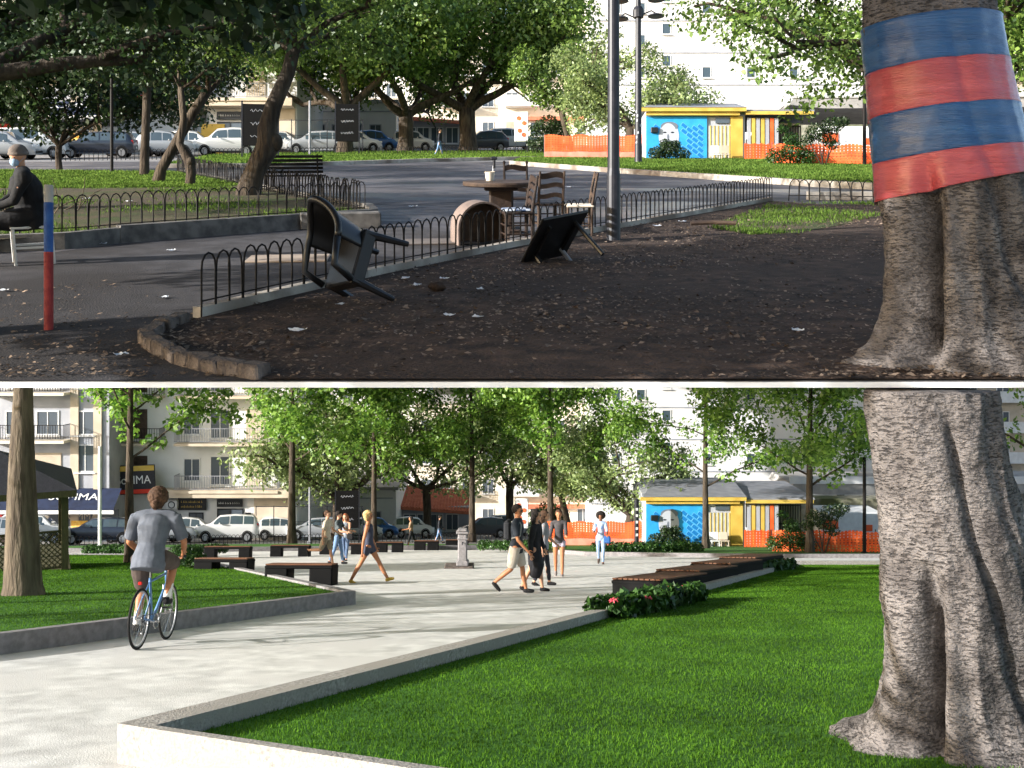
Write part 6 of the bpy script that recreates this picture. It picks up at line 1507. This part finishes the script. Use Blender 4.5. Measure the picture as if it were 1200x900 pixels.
    if bottom:
        m_, ln_, fit = bottom; c = MB(); f = fit
        c.tube([P0-up*.09*h, P0, P0+up*.075*h], [(.120*h*B_, .098*h*B_), (.138*h*B_*f, .112*h*B_*f), (.124*h*B_, .102*h*B_)], 16)
        for i in range(2):
            a, k, n_ = hips[i], K_[i], A_[i]
            if ln_ <= 1: q = a.lerp(k, ln_); c.tube([a+Vector((0, 0, .02*h)), a.lerp(q, .5), q], [.088*h*B_*f, .086*h*B_*f, (.078-.018*ln_)*h*B_*f*1.08], 14)
            else:
                q = k.lerp(n_, ln_-1); limb(c, [a, a.lerp(k, .5), k], [.088*h*B_*f, .078*h*B_*f, .058*h*f]); c.tube([k, k.lerp(q, .4), q], [.058*h*f, .058*h*f, .042*h*f], 12)
        o = remesh(c, 'trousers' if ln_ > 1.2 else 'shorts', m_, root, voxel, 2)
        for v in o.data.vertices: v.co += noise.noise_vector(v.co*10)*.007
    if dress:
        m_, zb_ = dress; c = MB(); c.tube([Vector((.0, 0, zb_)), Vector((.03, 0, zb_+.25)), P0-up*.12*h, P0, W0, Ch, Sd, Sd+up*.035*h], [(.12*h, .12*h), (.185*h, .175*h), (.165*h, .15*h), (.15*h, .125*h), (.115*h, .10*h), (.125*h, .118*h), (.14*h, .095*h), (.07*h, .06*h)], 20)
        for i in range(2): limb(c, [Sd.lerp(shs[i], .5), shs[i], shs[i].lerp(EL[i], .5), EL[i], EL[i].lerp(WRs[i], .8)], [.06*h, .064*h, .066*h, .06*h, .05*h])
        o = remesh(c, 'dress', m_, root, voxel, 2)
        for v in o.data.vertices: v.co += Vector((noise.noise(Vector((v.co.x*12, v.co.y*12, v.co.z*2))), noise.noise(Vector((v.co.y*12, v.co.x*12, v.co.z*2+7))), 0))*.022
    for i in range(2):
        an, fdv = J['f%d' % i]
        if socks:
            c = MB(); c.tube([an+(K_[i]-an)*.42, an+Vector((0, 0, -.02*h))], [.048*h, .042*h], 12); remesh(c, 'sock', socks, root, voxel, 1)
        if shoes:
            c = MB(); hl = an-fdv*.045*h-Vector((0, 0, .035*h))
            c.tube([hl-fdv*.01, hl+fdv*.03*h, an+fdv*.06*h-Vector((0, 0, .036*h)), an+fdv*.125*h-Vector((0, 0, .046*h)), an+fdv*.165*h-Vector((0, 0, .05*h))], [.030*h, .041*h, .043*h, .037*h, .022*h], 12); c.tube([an+Vector((0, 0, .012*h)), an-Vector((0, 0, .03*h))], [.041*h, .042*h], 12)
            remesh(c, 'shoe', shoes, root, voxel, 1)
    if bag:
        bm_, off = bag; c = MB(); c.bbox(P0+Vector(off), (.10, .26, .24), .04); remesh(c, 'handbag', bm_, root, voxel, 3)
        c = MB(); c.tube([Sd+Vector((0, -.10*h*(1 if off[1] > 0 else -1), .05)), Ch+Vector((.12, off[1]*.4, 0)), P0+Vector(off)+Vector((0, 0, .12))], .010, 6); c.build('bag_strap', bm_, root)
    if backpack:
        c = MB(); c.bbox(Ch+Vector((-.17*h, 0, -.02)), (.16*h, .28*h, .40*h), .05); remesh(c, 'backpack', backpack, root, voxel, 3)
        for s in (-1, 1):
            c = MB(); c.tube([Sd+Vector((-.09*h, s*.085*h, .0)), Sd+Vector((.02*h, s*.085*h, .055*h)), Sd+Vector((.10*h, s*.09*h, -.04*h)), Ch+Vector((.09*h, s*.12*h, -.10*h)), Ch+Vector((-.08*h, s*.14*h, -.16*h))], .017*h, 8); c.build('shoulder_strap', cm('strap_grey', rgb(150,150,148)), root)
    return root, dict(P0=P0, Sd=Sd, Ch=Ch, W=WRs, h=h)

def at(px, py): return P(Lw, px, py)
hair_b = cm('hair_black', rgb(24,20,18), rgb(40,32,28)); hair_br = cm('hair_brown', rgb(58,40,28), rgb(84,60,42)); hair_bl = cm('hair_blonde', rgb(176,144,92), rgb(206,178,120))
blacksh = cm('shoe_black', rgb(22,22,24))
x, y = at(605, 695)
person(Lw, x, y, R(-12), 1.80, 'man in navy T shirt and beige shorts walking right with a backpack', 'skin_tan', build=1.12, legs=((14, 4), (-12, 38)), arms=((-6, 16, 10), (14, 30, 8)), top=(cm('navy_tee', rgb(32,38,46), rgb(40,46,54)), .75, 1.06, .10), bottom=(cm('beige_shorts', rgb(186,174,160), rgb(198,188,174)), .92, 1.14), shoes=blacksh, hair=('short', hair_b), glasses=True, backpack=cm('pack_dark', rgb(40,42,46)), head_yaw=-10)
x, y = at(627, 693)
person(Lw, x, y, R(-20), 1.70, 'woman in long loose black dress and sunglasses walking beside the man', 'skin', legs=((12, 6), (-10, 16)), arms=((4, 20, 8), (-10, 14, 6)), dress=(cm('black_dress', rgb(24,24,28), rgb(36,36,40)), .30), shoes=blacksh, hair=('long', hair_b), glasses=True, femme=True, head_yaw=15)
x, y = at(639, 690)
person(Lw, x, y+1.0, R(-10), 1.68, 'woman in grey top half hidden behind the black dress', 'skin', legs=((10, 4), (-8, 14)), arms=((10, 40, 6), (-8, 12, 6)), top=(cm('grey_top', rgb(140,140,144)), .6, 1.0, .05), bottom=(cm('dark_trousers', rgb(40,42,50)), 1.9, 1.0), shoes=blacksh, hair=('long', hair_br), femme=True)
x, y = at(655, 675)
person(Lw, x, y, R(-95), 1.72, 'woman in dark grey jumper and patterned shorts walking towards us', 'skin_tan', legs=((8, 4), (-8, 10)), arms=((24, 70, 4), (16, 60, 8)), top=(cm('grey_jumper', rgb(62,60,62), rgb(78,74,76)), 1.9, 1.02, .03), bottom=(cm('pattern_shorts', rgb(150,140,160), rgb(196,188,200)), .32, 1.05), shoes=cm('shoe_grey', rgb(120,112,108)), hair=('bun', hair_br), femme=True)
x, y = at(704, 661)
person(Lw, x, y, R(-100), 1.66, 'woman with round curly hair, white top and light jeans walking towards us', 'skin_brown', legs=((10, 2), (-10, 16)), arms=((20, 60, 10), (26, 75, 8)), top=(cm('white_blue_top', rgb(206,212,222), rgb(120,150,190)), .9, 1.0, .02), bottom=(cm('light_jeans', rgb(136,160,190), rgb(160,182,208)), 1.92, .98), shoes=cm('shoe_brown', rgb(70,56,50)), hair=('afro', hair_b), femme=True, bag=(cm('blue_bag', rgb(50,92,150)), (.04, .20, -.06)))
x, y = at(430, 683)
person(Lw, x+.05, y, R(-2), 1.76, 'blonde woman in dark playsuit and yellow boots striding right', 'skin_tan', legs=((30, 2), (-26, 4)), arms=((6, 18, 6), (-14, 8, 8)), lean=-2, top=(cm('playsuit', rgb(52,56,72), rgb(64,68,84)), 0, .98, .04), bottom=(cm('playsuit', rgb(52,56,72)), .42, 1.08), shoes=cm('shoe_yellow', rgb(186,152,60), rgb(204,172,84)), hair=('bob', hair_bl), glasses=True, femme=True)
x, y = at(383, 663)
person(Lw, x, y, R(-12), 1.74, 'man in cream T shirt and khaki shorts stepping right', 'skin', legs=((12, 2), (-24, 62)), arms=((20, 40, 6), (-10, 10, 8)), top=(cm('cream_tee', rgb(196,182,160)), .7, 1.06, .08), bottom=(cm('khaki_shorts', rgb(140,128,108)), .95, 1.14), shoes=blacksh, hair=('short', hair_br), head_yaw=-10)
x, y = at(393, 662)
person(Lw, x, y+.5, R(-10), 1.72, 'man in dark patterned T shirt and blue jeans beside the cream shirt', 'skin', legs=((10, 2), (-12, 12)), arms=((26, 50, 8), (30, 55, 8)), top=(cm('dark_tee', rgb(44,50,54), rgb(96,104,106)), .7, 1.04, .06), bottom=(cm('blue_jeans', rgb(96,124,160), rgb(120,146,180)), 1.92, 1.0), shoes=blacksh, hair=('short', hair_b), head_pitch=12)
x, y = at(405, 657)
person(Lw, x, y, R(-100), 1.64, 'red haired woman in grey vest and jeans holding a dark bag', 'skin', legs=((14, 2), (-12, 8)), arms=((30, 60, 8), (14, 30, 10)), top=(cm('vest_grey', rgb(120,128,138), rgb(150,158,168)), .0, 1.0, .04), bottom=(cm('slate_jeans', rgb(82,100,128)), 1.92, .98), shoes=blacksh, hair=('long', cm('hair_red', rgb(128,72,44), rgb(150,92,58))), femme=True, bag=(blacksh, (.10, .20, .02)))
x, y = at(482, 643)
person(Lw, x, y, R(182), 1.55, 'small dark haired person in brown top and black trousers walking left', 'skin_tan', legs=((16, 2), (-20, 14)), arms=((20, 60, 6), (-6, 20, 8)), top=(cm('brown_top', rgb(134,108,84), rgb(156,130,104)), .8, 1.0, .02), bottom=(cm('black_trousers', rgb(20,20,22)), 1.92, 1.0), shoes=blacksh, hair=('bob', hair_b), femme=True)
# the cyclist, in the bicycle's own slope
cr = empty('person', 'cyclist in grey T shirt and brown shorts seen from behind on the bicycle', 'person'); put(cr, Lw, BX, BD, 0)
cr.rotation_euler = bikeroot.rotation_euler; cr.location = bikeroot.location
rq = Matrix.Rotation(-math.pi/2, 3, 'Z')   # bike space (+y forward) to figure space (+x forward)
def bk(v): return rq @ Vector(v)
cr.rotation_euler = (-TH, 0, math.pi/2)
pedR = bk(PR+Vector((.055, -.03, .115))); pedL = bk(PL+Vector((-.055, -.03, .115)))
cr, inf = person(Lw, 0, 0, 0, 1.84, '', 'skin_tan', build=1.2, lean=13+math.degrees(TH)*.3, pelvis=Vector((.20, 0, 1.02)), foot=(pedL, pedR), hand=(bk((-.265, .66, 1.075)), bk((.265, .66, 1.075))), root_=cr, top=(cm('grey_tee', rgb(84,89,99), rgb(98,103,113)), .85, 1.13, .13), bottom=(cm('brown_shorts', rgb(70,60,56), rgb(84,72,66)), .95, 1.12), shoes=blacksh, socks=cm('white_sock', rgb(214,212,206)), hair=('pony', hair_br), voxel=.010)

# pedestrians far off by the street, in both sites
for S in 'UL':
    w_ = WORDS[S]
    person(S, X(515, 58), 58, R(0), 1.6, 'tiny far pedestrian in dark jacket and jeans by the street behind '+w_, 'skin', legs=((14, 2), (-14, 12)), arms=((10, 30, 8), (-8, 10, 8)), top=(cm('dark_jacket', rgb(32,34,40)), 1.9, 1.05, .08), bottom=(cm('blue_jeans', rgb(96,124,160)), 1.92, 1.0), shoes=blacksh, hair=('short', hair_b), voxel=.022)

# ------------------------------------------------------------------ seated person in the old square
root = empty('wooden_chair', 'white painted wooden chair under the seated person', 'chair'); sx_, sy_ = X(40, 11.9), 11.9; put(root, U, sx_, sy_, R(-62))
c = MB(); c.bbox((0, 0, .43), (.44, .46, .03), .01); c.build('seat', M['white'], root)
for a, b in ((-.19, -.2), (.19, -.2)): q = MB(); q.bbox((a, b, .21), (.035, .035, .42), .005); q.build('leg', M['white'], root)
for a, b in ((-.19, .2), (.19, .2)): q = MB(); q.bbox((a, b, .42), (.04, .035, .84), .005); q.build('back_leg', M['white'], root)
c = MB(); c.box((0, .2, .74), (.36, .02, .06)); c.box((0, .2, .6), (.36, .02, .06)); c.build('back_slat', M['white'], root)
c = MB(); c.box((-.19, 0, .2), (.02, .4, .025)); c.box((.19, 0, .2), (.02, .4, .025)); c.box((0, -.2, .28), (.36, .02, .025)); c.build('stretcher', M['white'], root)
pr = empty('person', 'old person in black coat, grey beanie and blue face mask seated on a white chair', 'person'); put(pr, U, sx_, sy_, R(-152))
coat = cm('black_coat', rgb(18,18,20), rgb(26,26,28))
person(U, 0, 0, 0, 1.70, '', 'skin', build=1.38, lean=7, pelvis=Vector((-.02, 0, .54)), foot=(Vector((.47, .12, .07)), Vector((.44, -.12, .07))), hand=(Vector((.36, .10, .66)), Vector((.36, -.06, .66))), root_=pr, top=(coat, 1.95, 1.2, .14), bottom=(cm('dark_wool', rgb(20,20,23)), 1.95, 1.25), shoes=blacksh, cap=cm('beanie_grey', rgb(96,86,80), rgb(120,110,102)), mask=cm('mask_blue', rgb(150,180,208), rgb(170,198,222)), head_yaw=38, head_pitch=12, voxel=.011)
# ------------------------------------------------------------------ end
